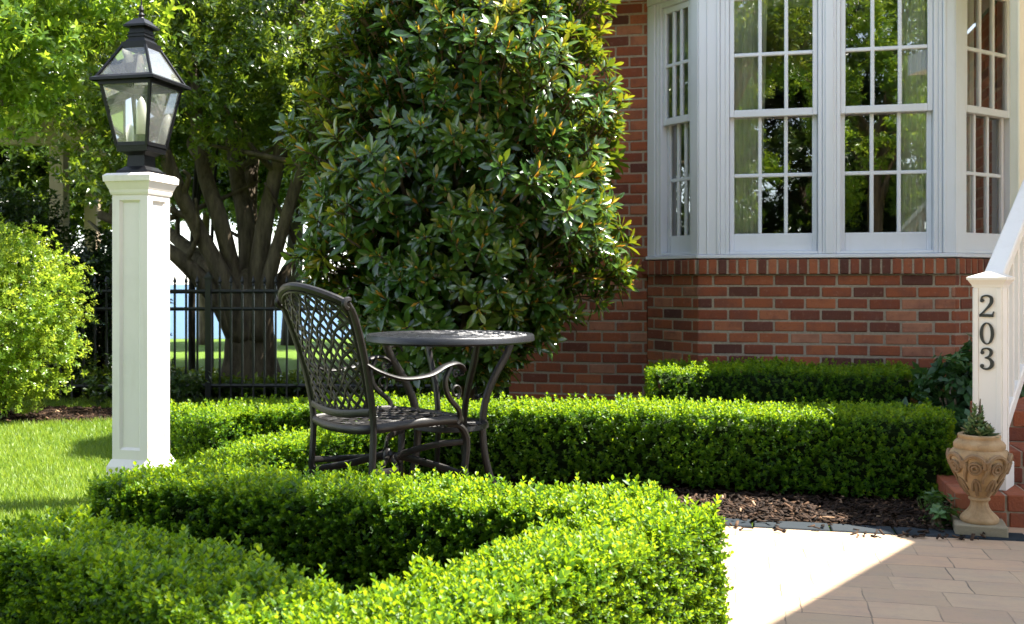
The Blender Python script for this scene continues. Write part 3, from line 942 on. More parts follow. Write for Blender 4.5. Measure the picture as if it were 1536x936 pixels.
# ------------------------------------------------------------------ shrubs
def shrub(name, label, base, ell, nclump, per, mat, T, seed, tint=(.5, .22), cr=(.16, .28), stems=7, group=None, sc=(.8, 1.25), zmin=.03):
    rg = np.random.default_rng(seed)
    t = thing(name, label, 'shrub', base, group=group)
    cs, rs = [], []
    for (c, rad) in ell:
        for k in range(nclump):
            d = rg.normal(size=3); d /= np.linalg.norm(d)
            p = np.array(c)+d*np.array(rad)*rg.uniform(.2, 1.0)**.35
            if p[2] > min(.12, ell[0][0][2]*.5):
                cs.append(p); rs.append(rg.uniform(*cr))
    b = Bulk()
    fill_foliage(b, cs, rs, per, T, rg, tint, .85, .45, ok=lambda P: P[:, 2] > zmin, sc=sc)
    b.build('foliage', mat, t)
    for k in range(stems):
        a = rg.uniform(0, 2*PI); e = np.array(ell[0][0])+np.array([math.cos(a), math.sin(a), .4])*np.array(ell[0][1])*.6
        mb = MB(); limb(mb, [(.06*math.cos(a), .06*math.sin(a), 0), tuple(e*.5*np.array([1, 1, .9])), tuple(e)], .016, .006, 5)
        mb.build('stem', M['twig'], t, smooth=True)
    return t
shrub('round_shrub', 'big rounded bright green shrub on the lawn at the left edge', (-3.86, 7.25, 0), [((.06, 0, .74), (.64, .58, .72)), ((-.5, .1, .9), (.6, .6, .72))], 270, 150, M['bright_leaf'], TW_SMALL, 51, (.74, .16), cr=(.1, .14), sc=(.45, .7))
DS = 'dark shrubs in the shade along the iron fence'
shrub('dark_shrub', 'tall dark shrub against the iron fence left of the lamp post', (-3.72, 9.0, 0), [((0, 0, .75), (.42, .3, .62))], 90, 40, M['dark_leaf'], TW_SMALL, 52, (.4, .25), group=DS)
shrub('dark_shrub', 'dark shrub at the fence hidden mostly behind the big rounded shrub', (-4.45, 8.95, 0), [((0, 0, .95), (.5, .3, .95))], 130, 40, M['dark_leaf'], TW_SMALL, 53, (.4, .25), group=DS)
shrub('low_shrub', 'low spreading dark shrub on soil between rounded shrub and lamp post', (-3.05, 8.15, 0), [((0, 0, .16), (.5, .2, .17))], 60, 34, M['dark_leaf'], TW_SMALL, 54, (.6, .25), cr=(.07, .13), stems=4)
shrub('leafy_shrub', 'shaded broad-leaved shrub between the clipped hedge and the numbered post', (2.5, 5.55, 0), [((0, 0, .3), (.24, .28, .3)), ((.2, .1, .28), (.2, .25, .28))], 46, 40, M['hydra_leaf'], TW_HYD, 55, (.45, .22), cr=(.08, .14), sc=(.5, .8))
shrub('seedling_plant', 'small leafy weed sprouting beside the foot of the stone urn', tuple(np.append(E0+u2*.83-n2*.05, 0)), [((0, 0, .05), (.06, .05, .05))], 8, 5, M['hydra_leaf'], TW_HYD, 56, (.75, .2), cr=(.04, .06), sc=(.25, .42), stems=3, zmin=.01)

def ground_cover():
    rg = np.random.default_rng(61)
    b = Bulk()
    N = 5200
    x = rg.uniform(-4.6, .0, N); y = rg.uniform(8.66, 9.7, N)
    ok = (np.hypot(x+2.48, y-9.4) > .42) & ~((x > -1.85) & (y > 8.95))
    x, y = x[ok], y[ok]; N = len(x)
    T = np.stack([x, y, rg.uniform(0, .09, N)], 1)
    R = frames(np.stack([rg.normal(0, .5, N), rg.normal(0, .5, N), np.ones(N)], 1))
    k = rg.integers(0, len(TW_SMALL), N); tn = np.clip(.6+.22*rg.normal(size=N), 0, 1); s = rg.uniform(.8, 1.4, N)
    for j, (tv, tq, toff) in enumerate(TW_SMALL):
        m = k == j; b.inst(tv, tq, R[m], T[m], s[m], tn[m], toff=toff)
    o = b.build('ground_cover', M['oak_leaf']); o['kind'] = 'stuff'
ground_cover()

# ------------------------------------------------------------------ magnolia
def magnolia():
    rg = np.random.default_rng(71)
    ctr = np.array([-.35, 6.5, 0])
    t = thing('magnolia_tree', 'glossy dark green magnolia with whorled leaves beside the brick wall', 'tree', ctr)
    def rosette(seed):
        r = random.Random(seed)
        V, Q, off, mt, n = [], [], [], [], 0
        nl = r.randint(10, 13)
        for k in range(nl):
            f = k/(nl-1)
            L = .125*r.uniform(.7, 1.15)*(1-.35*f)
            lv, lq = leaf(L, L*r.uniform(.3, .4), .25, r.uniform(.0, .25), 4, 'ob')
            A = rz(k*2.399+r.uniform(-.25, .25)) @ rx(.16+.95*f**1.2+r.uniform(-.2, .18))
            V.append(lv @ A.T + A @ np.array([0, .012, 0]) + np.array([0, 0, -.035+.05*f])); Q.append(lq+n); n += len(lv)
            off += [.22*(f-.5)+r.uniform(-.1, .1)]*len(lq); mt += [0]*len(lq)
        for k in range(2):           # new shoot
            lv, lq = leaf(.062*r.uniform(.8, 1.2), .015, .5, -.1, 2)
            A = rz(k*2.1+r.uniform(0, 6)) @ rx(1.35+r.uniform(-.12, .12))
            V.append(lv @ A.T + np.array([0, 0, .01])); Q.append(lq+n); n += len(lv); off += [0]*len(lq); mt += [1]*len(lq)
        # twig
        a = np.array([[.005, 0, -.16], [-.005, .004, -.16], [-.005, .004, .015], [.005, 0, .015]])
        b2 = np.array([[0, .005, -.16], [.003, -.005, -.16], [.003, -.005, .015], [0, .005, .015]])
        for q4 in (a, b2):
            V.append(q4); Q.append(np.array([[0, 1, 2, 3]])+n); n += 4; off.append(0); mt.append(2)
        return np.concatenate(V), np.concatenate(Q), np.array(off), np.array(mt, dtype=np.int32)
    T = [rosette(k) for k in range(6)]
    zs = np.array([.34, .55, .85, 1.15, 1.66, 2.2, 2.8, 3.2, 3.45]); rr = np.array([.4, .58, .84, .99, 1.04, .98, .8, .5, .12])
    cx = np.array([-.2, -.14, -.02, -.02, 0.0, .03, .07, .08, .08])
    def surf(n, kmin, kmax):
        z = rg.uniform(.36, 3.43, n*2); R = np.interp(z, zs, rr)
        keep = rg.uniform(0, 1.16, n*2) < R; z, R = z[keep][:n], R[keep][:n]
        a = rg.uniform(0, 2*PI, len(z)); k = rg.uniform(kmin, kmax, len(z))
        lump = 1+.06*np.sin(3*a+z*2.2)+.07*np.sin(5*a-z*4.1)+.07*np.sin(2*a+z*7)
        rad = R*k*lump*(1-.1*np.clip(-np.cos(a)-.2, 0, 1))
        P = np.stack([np.interp(z, zs, cx)+rad*np.cos(a), .78*rad*np.sin(a), z], 1)
        dR = np.gradient(rr, zs); sl = np.interp(z, zs, dR)
        Nn = np.stack([np.cos(a), np.sin(a)/.78, -sl], 1); Nn /= np.linalg.norm(Nn, axis=1)[:, None]
        return P, Nn
    b = Bulk()
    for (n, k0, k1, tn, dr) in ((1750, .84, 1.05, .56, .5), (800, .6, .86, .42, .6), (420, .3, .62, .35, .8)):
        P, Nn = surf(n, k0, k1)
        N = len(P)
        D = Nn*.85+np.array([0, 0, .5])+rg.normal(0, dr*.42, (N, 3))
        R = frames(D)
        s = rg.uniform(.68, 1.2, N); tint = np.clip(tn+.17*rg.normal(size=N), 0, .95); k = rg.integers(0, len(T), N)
        w_ = P+ctr
        gap = np.sin(P[:, 0]*8.3+P[:, 2]*4.1+1)+np.sin(P[:, 2]*9.7-P[:, 0]*5.2+P[:, 1]*6)+.8*np.sin(P[:, 0]*15+P[:, 2]*13)
        okg = (gap > -1.15) | (k0 < .8)
        okm = okg & ((w_-np.array([1.009, 7.465, 0])) @ NO > .1)     # stay off the brick wall
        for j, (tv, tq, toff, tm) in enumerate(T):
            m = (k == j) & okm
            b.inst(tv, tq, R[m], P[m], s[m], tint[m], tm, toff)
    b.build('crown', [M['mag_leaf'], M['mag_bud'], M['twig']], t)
    mb = MB()
    for k in range(7):
        a = k*2*PI/7+.4
        e = np.array([.55*math.cos(a), .4*math.sin(a), 1.5+.25*math.sin(k*2)])
        limb(mb, [(.06*math.cos(a), .06*math.sin(a), 0), (.1*math.cos(a), .09*math.sin(a), .5), tuple(e*np.array([.6, .6, .62])), tuple(e)], .05 if k % 3 == 0 else .03, .012, 8)
    limb(mb, [(0, 0, 0), (.02, 0, .7), (0, .02, 2), (.05, 0, 3.9)], .075, .015, 10)
    mb.build('trunk', M['bark'], t, smooth=True)
magnolia()

# ------------------------------------------------------------------ iron fence
def fence():
    t = thing('iron_fence', 'black iron picket fence with pointed finials crossing behind the lawn', 'fence', (-2.3, 8.6, 0))
    def pos(s):
        x = -5.2+s; y = 8.6+.1*math.cos((x+2.2)*.7)-.1
        return np.array([x+2.3, y-8.6, 0])
    Lf = 5.25
    for z, r in ((.93, .013), (.78, .011), (.12, .012)):
        mb = MB()
        mb.tube([pos(s)+np.array([0, 0, z]) for s in np.linspace(0, Lf, 26)], r, 4, up=(0, 0, 1), flat=(1.0, 1.4))
        mb.build('rail', M['iron'], t)
    n = int(Lf/.096)
    pm = None
    for k in range(n+1):
        p = pos(k*.096)
        if k % 18 == 9:
            mb = MB(); mb.box((0, 0, .52), (.05, .05, 1.04), ch=.003); mb.frustum(1.04, .066, 1.055, .066); mb.frustum(1.055, .06, 1.10, .008)
            o = mb.build('fence_post', M['iron'], t); o.location = p
            continue
        if pm is None:
            mb = MB(); mb.box((0, 0, .5), (.016, .016, .98)); mb.lathe([(.004, .97), (.013, .985), (.008, .998), (.017, 1.015), (.013, 1.03), (.001, 1.065)], 8)
            o = mb.build('picket', M['iron'], t); pm = o.data
        else:
            o = bpy.data.objects.new('picket', pm); COL.objects.link(o); o.parent = t
        o.location = p
fence()

# ------------------------------------------------------------------ pergola
def pergola():
    t = thing('pergola', 'weathered wooden pergola with square posts half hidden by foliage at far left', 'pergola', (-4.75, 10.5, 0))
    def bx(name, c, s):
        mb = MB(); mb.box(c, s, ch=.006); mb.build(name, M['wood'], t)
    bx('post', (0, 0, 1.22), (.15, .15, 2.44))
    bx('post', (-.45, 1.9, 1.22), (.15, .15, 2.44))
    bx('post', (-3.2, 0, 1.22), (.15, .15, 2.44))
    bx('beam', (-1.5, -.01, 2.59), (3.9, .09, .28))
    bx('beam', (-1.8, 1.9, 2.59), (3.9, .09, .28))
    for k in range(6):
        bx('rafter', (-3.1+k*.66, .95, 2.81), (.06, 2.7, .15))
pergola()

# ------------------------------------------------------------------ lamp post and lantern
RH = rot_to(U, -NO, np.array([0, 0, 1.]))          # house-aligned axes
def lamp_post():
    P0 = (-1.675, 4.52, 0)
    t = thing('lamp_post', 'square white panelled post standing at the lawn edge under a black lantern', 'post', P0, -WA)
    W = .175
    # shaft: core plus raised stiles and rails around each recessed panel
    mb = MB()
    mb.box((0, 0, .72), (W-.02, W-.02, 1.36))
    st = .036
    for k in range(4):
        R = rz(k*PI/2)
        for (c, s) in (((-(W/2-st/2), -(W/2-.005), .81), (st, .012, 1.2)), (((W/2-st/2), -(W/2-.005), .81), (st, .012, 1.2)),
                       ((0, -(W/2-.005), .235), (W-2*st, .0118, .05)), ((0, -(W/2-.005), 1.39), (W-2*st, .0118, .04))):
            mb.box(np.array(R) @ np.array(c), s, R)
        # chamfered moulding of the panel
        z0, z1, x0 = .26, 1.37, W/2-st
        a, b_ = -(W/2-.011), -(W/2-.0105)
        yo, yi = -(W/2-.0008), -(W/2-.0095)
        m_ = .011
        q = [(-x0, yo, z0), (x0, yo, z0), (x0, yo, z1), (-x0, yo, z1), (-x0+m_, yi, z0+m_), (x0-m_, yi, z0+m_), (x0-m_, yi, z1-m_), (-x0+m_, yi, z1-m_)]
        mb.add(np.array(q) @ np.array(R).T, [(0, 1, 5, 4), (1, 2, 6, 5), (2, 3, 7, 6), (3, 0, 4, 7)])
    mb.build('shaft', M['post_white'], t)
    mb = MB(); mb.frustum(0, .212, .185, .212); mb.frustum(.185, .212, .217, .182)
    mb.build('base_skirt', M['post_white'], t)
    mb = MB()
    mb.frustum(1.395, .185, 1.405, .192); mb.frustum(1.405, .192, 1.418, .196); mb.frustum(1.418, .198, 1.452, .224); mb.frustum(1.452, .232, 1.478, .236); mb.frustum(1.478, .236, 1.489, .21)
    mb.build('cap', M['post_white'], t)
    # lantern sits on the post: a thing of its own
    l = thing('lantern', 'black four-sided glass lantern with hipped roof on top of the white post', 'lantern', (P0[0], P0[1], 1.489), -WA)
    mb = MB()
    mb.frustum(0, .155, .016, .15); mb.frustum(.016, .14, .035, .1); mb.frustum(.035, .088, .085, .084); mb.frustum(.085, .084, .1, .125); mb.frustum(.1, .15, .125, .156)
    mb.build('base', M['black_metal'], l)
    z0, z1, w0, w1 = .125, .405, .15, .246
    mb = MB()
    for (a, b_) in ((-1, -1), (1, -1), (1, 1), (-1, 1)):
        p, q = np.array([a*w0/2, b_*w0/2, z0]), np.array([a*w1/2, b_*w1/2, z1])
        mb.tube([p, q], .0085, 4, up=(a, b_, 0))
    for k in range(4):
        R = rz(k*PI/2)
        mb.box(R @ np.array([0, -w0/2, z0+.008]), (w0, .012, .016), R)
        mb.box(R @ np.array([0, -w1/2, z1-.006]), (w1+.01, .014, .016), R)
    mb.build('cage', M['black_metal'], l)
    for k in range(4):
        R = rz(k*PI/2)
        q = [(-w0/2+.004, -w0/2, z0+.012), (w0/2-.004, -w0/2, z0+.012), (w1/2-.004, -w1/2, z1-.01), (-w1/2+.004, -w1/2, z1-.01)]
        mb = MB(); mb.add(np.array(q) @ R.T, [(0, 1, 2, 3)]); mb.build('pane', M['lamp_glass'], l)
    # roof: eave plate, glazed slopes between hip bars, stacked vent and finial
    mb = MB()
    e, zt, wt = .312, .578, .112
    for k in range(4):
        R = rz(k*PI/2)
        mb.box(R @ np.array([0, -e/2+.016, z1+.008]), (e, .034, .012), R)
        mb.add(np.array([(-e/2, -e/2, z1+.014), (e/2, -e/2, z1+.014), (e/2-.03, -e/2+.03, z1+.03), (-e/2+.03, -e/2+.03, z1+.03)]) @ R.T, [(0, 1, 2, 3)])
        mb.tube([R @ np.array([-e/2+.02, -e/2+.02, z1+.018]), R @ np.array([-wt/2, -wt/2, zt])], .0075, 4)
        mb.box(R @ np.array([0, -wt/2, zt-.006]), (wt+.012, .014, .016), R)
    mb.build('roof_frame', M['black_metal'], l)
    for k in range(4):
        R = rz(k*PI/2)
        q = [(-e/2+.03, -e/2+.024, z1+.02), (e/2-.03, -e/2+.024, z1+.02), (wt/2, -wt/2+.002, zt), (-wt/2, -wt/2+.002, zt)]
        mb = MB(); mb.add(np.array(q) @ R.T, [(0, 1, 2, 3)]); mb.build('roof_pane', M['lamp_glass'], l)
    mb = MB()
    mb.frustum(zt, .124, zt+.014, .124); mb.frustum(zt+.014, .1, zt+.028, .092); mb.frustum(zt+.028, .082, zt+.085, .07); mb.frustum(zt+.04, .088, zt+.046, .088); mb.frustum(zt+.056, .084, zt+.062, .084)
    mb.frustum(zt+.085, .112, zt+.094, .112); mb.frustum(zt+.094, .108, zt+.125, .05)
    mb.lathe([(.02, zt+.12), (.012, zt+.135), (.016, zt+.145), (.008, zt+.155), (.012, zt+.168), (.004, zt+.19), (.0015, zt+.225)], 14)
    mb.build('finial', M['black_metal'], l)
    mb = MB(); mb.lathe([(.034, .126), (.034, .18), (.026, .182)], 20); mb.build('socket', M['black_metal'], l, smooth='auto')
    mb = MB(); mb.lathe([(.022, .182), (.022, .30), (.019, .325), (.01, .345), (.001, .355)], 20); mb.build('lamp_tube', M['candle'], l, smooth=True)
lamp_post()

# ------------------------------------------------------------------ table
def table():
    H = .766; R0 = .388
    t = thing('bistro_table', 'round dark cast metal table with open scroll top in front of magnolia', 'table', (-.285, 4.64, 0))
    mb = MB()
    mb.lathe([(R0-.03, H-.004), (R0-.006, H), (R0, H-.006), (R0+.002, H-.028), (R0-.008, H-.036), (R0-.02, H-.03), (R0-.03, H-.016), (R0-.03, H-.004)], 72, cap=False)
    for r, w_ in ((.3, .014), (.2, .012), (.105, .012)):
        mb.lathe([(r-w_/2, H-.004), (r, H), (r+w_/2, H-.004), (r+w_/2, H-.012), (r-w_/2, H-.012), (r-w_/2, H-.004)], 60, cap=False)
    mb.lathe([(.001, H-.001), (.04, H-.002), (.04, H-.012), (.001, H-.012)], 30, cap=False)
    for k in range(28):
        a = 2*PI*k/28
        for sg in (-1, 1):
            P = []
            for q in np.linspace(0, 1, 9):
                r = .3+.065*q; aa = a+sg*.16*math.sin(q*PI)+sg*.1*(q-.5)
                P.append((r*math.cos(aa), r*math.sin(aa), H-.006))
            mb.tube(P, .006, 5, flat=(1, .8), up=(0, 0, 1))
    for k in range(18):
        a = 2*PI*k/18
        for sg in (-1, 1):
            P = [((.2+.1*q)*math.cos(a+sg*.3*math.sin(q*PI*.9)), (.2+.1*q)*math.sin(a+sg*.3*math.sin(q*PI*.9)), H-.006) for q in np.linspace(0, 1, 9)]
            mb.tube(P, .006, 5, flat=(1, .8), up=(0, 0, 1))
            P = [((.05+.15*q)*math.cos(a+sg*.5*q), (.05+.15*q)*math.sin(a+sg*.5*q), H-.006) for q in np.linspace(0, 1, 9)]
            mb.tube(P, .0055, 5, flat=(1, .8), up=(0, 0, 1))
    mb.build('tabletop', M['gunmetal'], t, smooth='auto')
    for a in (-65, 25, 115, 205):
        a = math.radians(a); c, s_ = math.cos(a), math.sin(a)
        C = catmull([(.315, .735), (.285, .66), (.225, .56), (.178, .45), (.16, .34), (.165, .22), (.195, .1), (.235, 0)], 6) if False else None
        P = catmull([(r*c, r*s_, z) for r, z in ((.318, .742), (.285, .66), (.222, .555), (.178, .45), (.162, .34), (.168, .22), (.196, .1), (.236, .0))], 6)
        mb = MB(); mb.tube(P, np.interp(np.linspace(0, 1, len(P)), [0, .15, .5, 1], [.017, .02, .019, .017]), 8, flat=(1.0, .75), up=(-s_, c, 0))
        mb.tube(P+np.array([c, s_, 0])*.012, .007, 6, up=(-s_, c, 0))
        # small scroll under the top
        S = [((.27-.035*math.cos(q)*(1-q/9))*c, (.27-.035*math.cos(q)*(1-q/9))*s_, .69+.035*math.sin(q)*(1-q/9)) for q in np.linspace(0, 6.0, 18)]
        mb.tube(S, .0055, 5)
        mb.build('leg', M['bronze'], t, smooth='auto')
    mb = MB()
    mb.lathe([(.15, .35), (.175, .356), (.178, .335), (.165, .33), (.15, .35)], 40, cap=False)
    for k in range(8):
        a = PI*k/8
        mb.tube([(-.165*math.cos(a), -.165*math.sin(a), .345), (0, 0, .349), (.165*math.cos(a), .165*math.sin(a), .345)], .006, 5)
    for k in range(12):
        a = 2*PI*k/12
        mb.tube([(.07*math.cos(a), .07*math.sin(a), .345), (.12*math.cos(a+.3), .12*math.sin(a+.3), .345), (.165*math.cos(a), .165*math.sin(a), .345)], .006, 5)
    mb.lathe([(.001, .352), (.07, .35), (.07, .338), (.001, .336)], 24, cap=False)
    mb.build('lower_shelf', M['bronze'], t, smooth='auto')
table()

# ------------------------------------------------------------------ chair  (local: x right, y forward, z up)
def chair():
    fx, fy = .72, .694
    t = thing('garden_armchair', 'dark cast metal armchair with woven lattice back beside round table', 'chair', (-.52, 4.2, 0), math.atan2(-fx, fy))
    t.scale = (.96, .96, .97)
    hw = .235
    SH = .445
    bm_ = M['bronze']
    # rear legs run up into the back posts
    def post(sx):
        return catmull([(sx*.225, -.285, 0), (sx*.222, -.255, .2), (sx*.22, -.24, SH), (sx*.228, -.265, .62), (sx*.242, -.31, .78), (sx*.252, -.355, .9), (sx*.25, -.385, .955)], 7)
    for sx in (-1, 1):
        mb = MB(); P = post(sx)
        mb.tube(P, np.interp(np.linspace(0, 1, len(P)), [0, .5, .9, 1], [.0145, .0165, .0165, .014]), 8, flat=(.85, 1.0), up=(1, 0, 0))
        top = P[-1]
        S = [top+np.array([-sx*.012*(q/5), -.004+.02*math.sin(q)*.8-.012, .018*math.cos(q)-.004])*(1-q/14) for q in np.linspace(0, 4.6, 12)]
        S = [top+np.array([0, -.016*math.sin(q), .016*(math.cos(q)-1)+.012]) for q in np.linspace(-.6, 3.6, 10)]
        mb.tube(S, .013, 7, up=(1, 0, 0))
        mb.build('rear_leg', bm_, t, smooth='auto')
        # front leg: curves out of the seat rail
        mb = MB()
        P = catmull([(sx*.215, .15, SH-.02), (sx*.225, .215, SH-.028), (sx*.232, .25, SH-.085), (sx*.23, .248, SH-.18), (sx*.222, .236, .18), (sx*.226, .25, .08), (sx*.236, .275, .0)], 7)
        mb.tube(P, np.interp(np.linspace(0, 1, len(P)), [0, .25, .6, 1], [.011, .018, .0165, .014]), 8, flat=(.9, 1), up=(1, 0, 0))
        mb.build('front_leg', bm_, t, smooth='auto')
        # arm with drooping sweep and curled end, and its scrolled support
        mb = MB()
        P = catmull([(sx*.236, -.292, .715), (sx*.262, -.23, .675), (sx*.276, -.13, .645), (sx*.28, -.0, .65), (sx*.276, .09, .682), (sx*.27, .155, .69), (sx*.264, .195, .672), (sx*.262, .2, .645), (sx*.262, .182, .637)], 7)
        mb.tube(P, np.interp(np.linspace(0, 1, len(P)), [0, .1, .5, .8, 1], [.011, .014, .017, .018, .008]), 8, flat=(1.25, .6), up=(0, 0, 1))
        mb.build('arm', bm_, t, smooth='auto')
        mb = MB()
        P = catmull([(sx*.27, .13, .68), (sx*.268, .1, .62), (sx*.262, .125, .55), (sx*.25, .19, .49), (sx*.243, .2, .45), (sx*.24, .19, .43)], 7)
        mb.tube(P, .0125, 7, up=(1, 0, 0))
        S = [(sx*.262, .165+.026*math.cos(q)*(1-q/10), .57+.03*math.sin(q)*(1-q/10)) for q in np.linspace(-1.2, 5.5, 18)]
        mb.tube(S, .006, 5)
        S = [(sx*.255, .17+.02*math.cos(q)*(1-q/10), .645+.022*math.sin(q)*(1-q/10)) for q in np.linspace(1.2, 7.5, 18)]
        mb.tube(S, .005, 5)
        mb.build('arm_support', bm_, t, smooth='auto')
    # back panel surface: s in [-1,1], q in [0,1]
    def bp(s, q):
        cs_ = max(0.0, math.cos(min(1.0, abs(s))*PI/2)); ztop = .955+.065*cs_**.8
        zb = .515-.018*cs_
        z = zb+(ztop-zb)*q
        y = float(np.interp(z, [.44, .52, .62, .78, .9, .955, 1.03], [-.24, -.246, -.265, -.31, -.355, -.385, -.435]))
        y -= .05*(1-s*s)*(.5+.5*q)
        x = s*float(np.interp(z, [.44, .62, .78, .9, 1.03], [.2, .208, .222, .234, .228]))
        return np.array([x, y, z])
    mb = MB()
    mb.tube([bp(s, 1.0) for s in np.linspace(-1, 1, 25)], .016, 8, flat=(1, 1.0))
    mb.tube([bp(s, 1.0)+np.array([0, .006, -.022]) for s in np.linspace(-1, 1, 25)], .006, 6)
    mb.tube([bp(s, 0.0) for s in np.linspace(-1.03, 1.03, 19)], .015, 8, flat=(1, 1.3))
    for s in (-.97, .97):
        mb.tube([bp(s, q) for q in np.linspace(0, 1, 13)], .009, 6)
    mb.build('back_frame', bm_, t, smooth='auto')
    mb = MB()
    n = 8
    for fam in (-1, 1):
        for k in range(-n, n+1):
            P = []
            s0 = k*2.0/n*.9
            for q in np.linspace(0, 1, 30):
                s = s0+fam*(q-.5)*2.1
                s += .018*math.sin(q*PI*8)
                if -1 <= s <= 1:
                    # strips gather towards a fan at the top
                    p = bp(s, q)
                    p = p+np.array([0, .005*math.cos(q*PI*9+k*PI+(0 if fam > 0 else PI)), 0])
                    P.append(p)
            if len(P) > 3:
                mb.tube(P, .0082, 6, flat=(1.0, .55), up=(0, 1, .25))
    mb.build('back_lattice', bm_, t, smooth='auto')
    # seat: frame with waterfall front and scroll grille
    mb = MB()
    out = catmull([(-.218, -.24, SH), (-.228, -.05, SH+.004), (-.24, .15, SH+.004), (-.225, .23, SH-.004), (-.12, .262, SH-.006), (0, .272, SH-.006), (.12, .262, SH-.006), (.225, .23, SH-.004), (.24, .15, SH+.004), (.228, -.05, SH+.004), (.218, -.24, SH), (.1, -.262, SH-.01), (0, -.268, SH-.012), (-.1, -.262, SH-.01), (-.218, -.24, SH)], 5)
    mb.tube(out, .02, 8, flat=(.5, .95), up=(0, 0, 1))
    mb.build('seat_frame', bm_, t, smooth='auto')
    mb = MB()
    zf = lambda x, y: SH+.006-.014*(1-(x/.23)**2)*(1-((y)/.27)**2)
    for fam in (-1, 1):
        for k in range(-5, 6):
            P = []
            for q in np.linspace(-1, 1, 25):
                x = .225*q; y = .02+k*.072+fam*.16*q+.022*math.sin(q*PI*3)
                if -.25 < y < .25: P.append((x, y, zf(x, y)))
            if len(P) > 3: mb.tube(P, .0085, 6, flat=(1, .5), up=(0, 0, 1))
    for r in (.05, .1, .15):
        mb.tube([(r*math.cos(a)*1.1, r*math.sin(a)*1.1, zf(0, 0)+.004) for a in np.linspace(0, 2*PI, 28)], .007, 6, flat=(1, .5), up=(0, 0, 1))
    mb.build('seat_grille', bm_, t, smooth='auto')
    # crossed stretchers and side bars
    mb = MB()
    zc = .285
    for sx in (-1, 1):
        P = catmull([(sx*.222, -.25, .225), (sx*.12, -.13, .25), (0, .0, zc), (-sx*.12, .13, .25), (-sx*.225, .24, .2)], 6)
        mb.tube(P, .0135, 7, flat=(.8, 1.2), up=(0, 0, 1))
        P = catmull([(sx*.222, -.245, .27), (sx*.19, -.1, .262), (sx*.05, .0, zc), (sx*.16, .12, .335), (sx*.228, .255, .345)], 6)
        mb.tube(P, .012, 7, flat=(.8, 1.2), up=(0, 0, 1))
    mb.lathe([(.001, zc-.03), (.022, zc-.025), (.028, zc), (.018, zc+.02), (.008, zc+.032), (.001, zc+.034)], 14, cap=False)
    mb.build('cross_stretcher', bm_, t, smooth='auto')
chair()

# ------------------------------------------------------------------ house
A0 = np.array([1.009, 7.465, 0.]); B0 = np.array([1.302, 7.0, 0.]); BL = 1.68
B1 = B0+U*BL
A1 = A0+U*(BL+2*.39)                   # where the right bay side meets the wall again
A1 = B1+(rz(-WA+PI/4) @ np.array([1, 0, 0]))*.8
HL = A0-U*1.06                          # left end of the house wall
HR = A1+U*3.6
house = thing('brick_house', 'red brick house with white bay window at the right', 'house', tuple(HL))
HLO = HL.copy()
BW, BH, GAP = .206, .0794, .0135
def brick_run(mb, p0, p1, z0, z1, rgn, off=0.0, depth=.05):
    p0, p1 = np.array(p0, float), np.array(p1, float)
    L = np.linalg.norm(p1-p0); d = (p1-p0)/L; nn = np.array([d[1], -d[0], 0])   # outward: right of travel
    R = rot_to(d, -nn, np.array([0, 0, 1.]))
    rows = int(math.ceil((z1-z0)/BH-1e-6))
    for r in range(rows):
        za = z0+r*BH; zb = min(za+BH, z1)
        x = -(.5*BW if r % 2 else 0)-off
        while x < L:
            a, b = max(x, 0)+GAP/2*(x > 0), min(x+BW, L)-GAP/2*(x+BW < L)
            if b-a > .02:
                jit = float(np.clip(rgn.normal(0, .0013), -.0022, .0025))
                tv = rgn.beta(2.3, 2.3)
                if rgn.uniform() < .1: tv = rgn.uniform(0, .12)
                if rgn.uniform() < .07: tv = rgn.uniform(.85, 1)
                c = p0+d*(a+b)/2+nn*(jit-depth/2)+np.array([rgn.normal(0, .0006), 0, (za+zb)/2+rgn.normal(0, .0012)])
                tilt = rz(0) if False else R @ rx(0) 
                mb.box(c-HLO, (b-a, depth, zb-za-GAP), R @ np.array(Matrix.Rotation(rgn.normal(0, .006), 3, 'Y')), tint=float(tv), ch=rgn.uniform(.0035, .0065))
            x += BW
def mortar_wall(mb, p0, p1, z0, z1, rec=.0055, depth=.2):
    p0, p1 = np.array(p0, float), np.array(p1, float)
    L = np.linalg.norm(p1-p0); d = (p1-p0)/L; nn = np.array([d[1], -d[0], 0])
    c = (p0+p1)/2-nn*(rec+depth/2)+np.array([0, 0, (z0+z1)/2])
    mb.box(c-HLO, (L-.004, depth, z1-z0), rot_to(d, -nn, np.array([0, 0, 1.])), mat=1)
EAVE = 3.12
rgb_ = np.random.default_rng(81)
mb = MB(); brick_run(mb, HL, A0, 0, EAVE, rgb_); mortar_wall(mb, HL, A0, 0, EAVE); mb.build('wall', [M['brick'], M['mortar']], house)
SILLZ = 1.06
for (p, q, o_) in ((A0, B0, .03), (B0, B1, 0.0), (B1, A1, .05)):
    mb = MB(); brick_run(mb, p, q, SILLZ-14*BH+.0, SILLZ, rgb_, o_); mortar_wall(mb, p, q, 0, SILLZ, depth=.12); mb.build('bay_wall', [M['brick'], M['mortar']], house)
mb = MB(); brick_run(mb, A1, HR, 0, EAVE, rgb_); mortar_wall(mb, A1, HR, 0, EAVE); mb.build('wall', [M['brick'], M['mortar']], house)
# gable wall on the left end, back wall
DEP = 7.0
mb = MB(); mortar_wall(mb, HL-NO*(DEP), HL-NO*.21, 0, EAVE, 0, .15); brick_run(mb, HL-NO*1.5, HL, 0, EAVE, rgb_)
mb.build('wall', [M['brick'], M['mortar']], house)
mb = MB(); mortar_wall(mb, HR-NO*DEP, HL-NO*DEP, 0, EAVE, 0, .15); mb.build('wall', [M['brick'], M['mortar']], house)
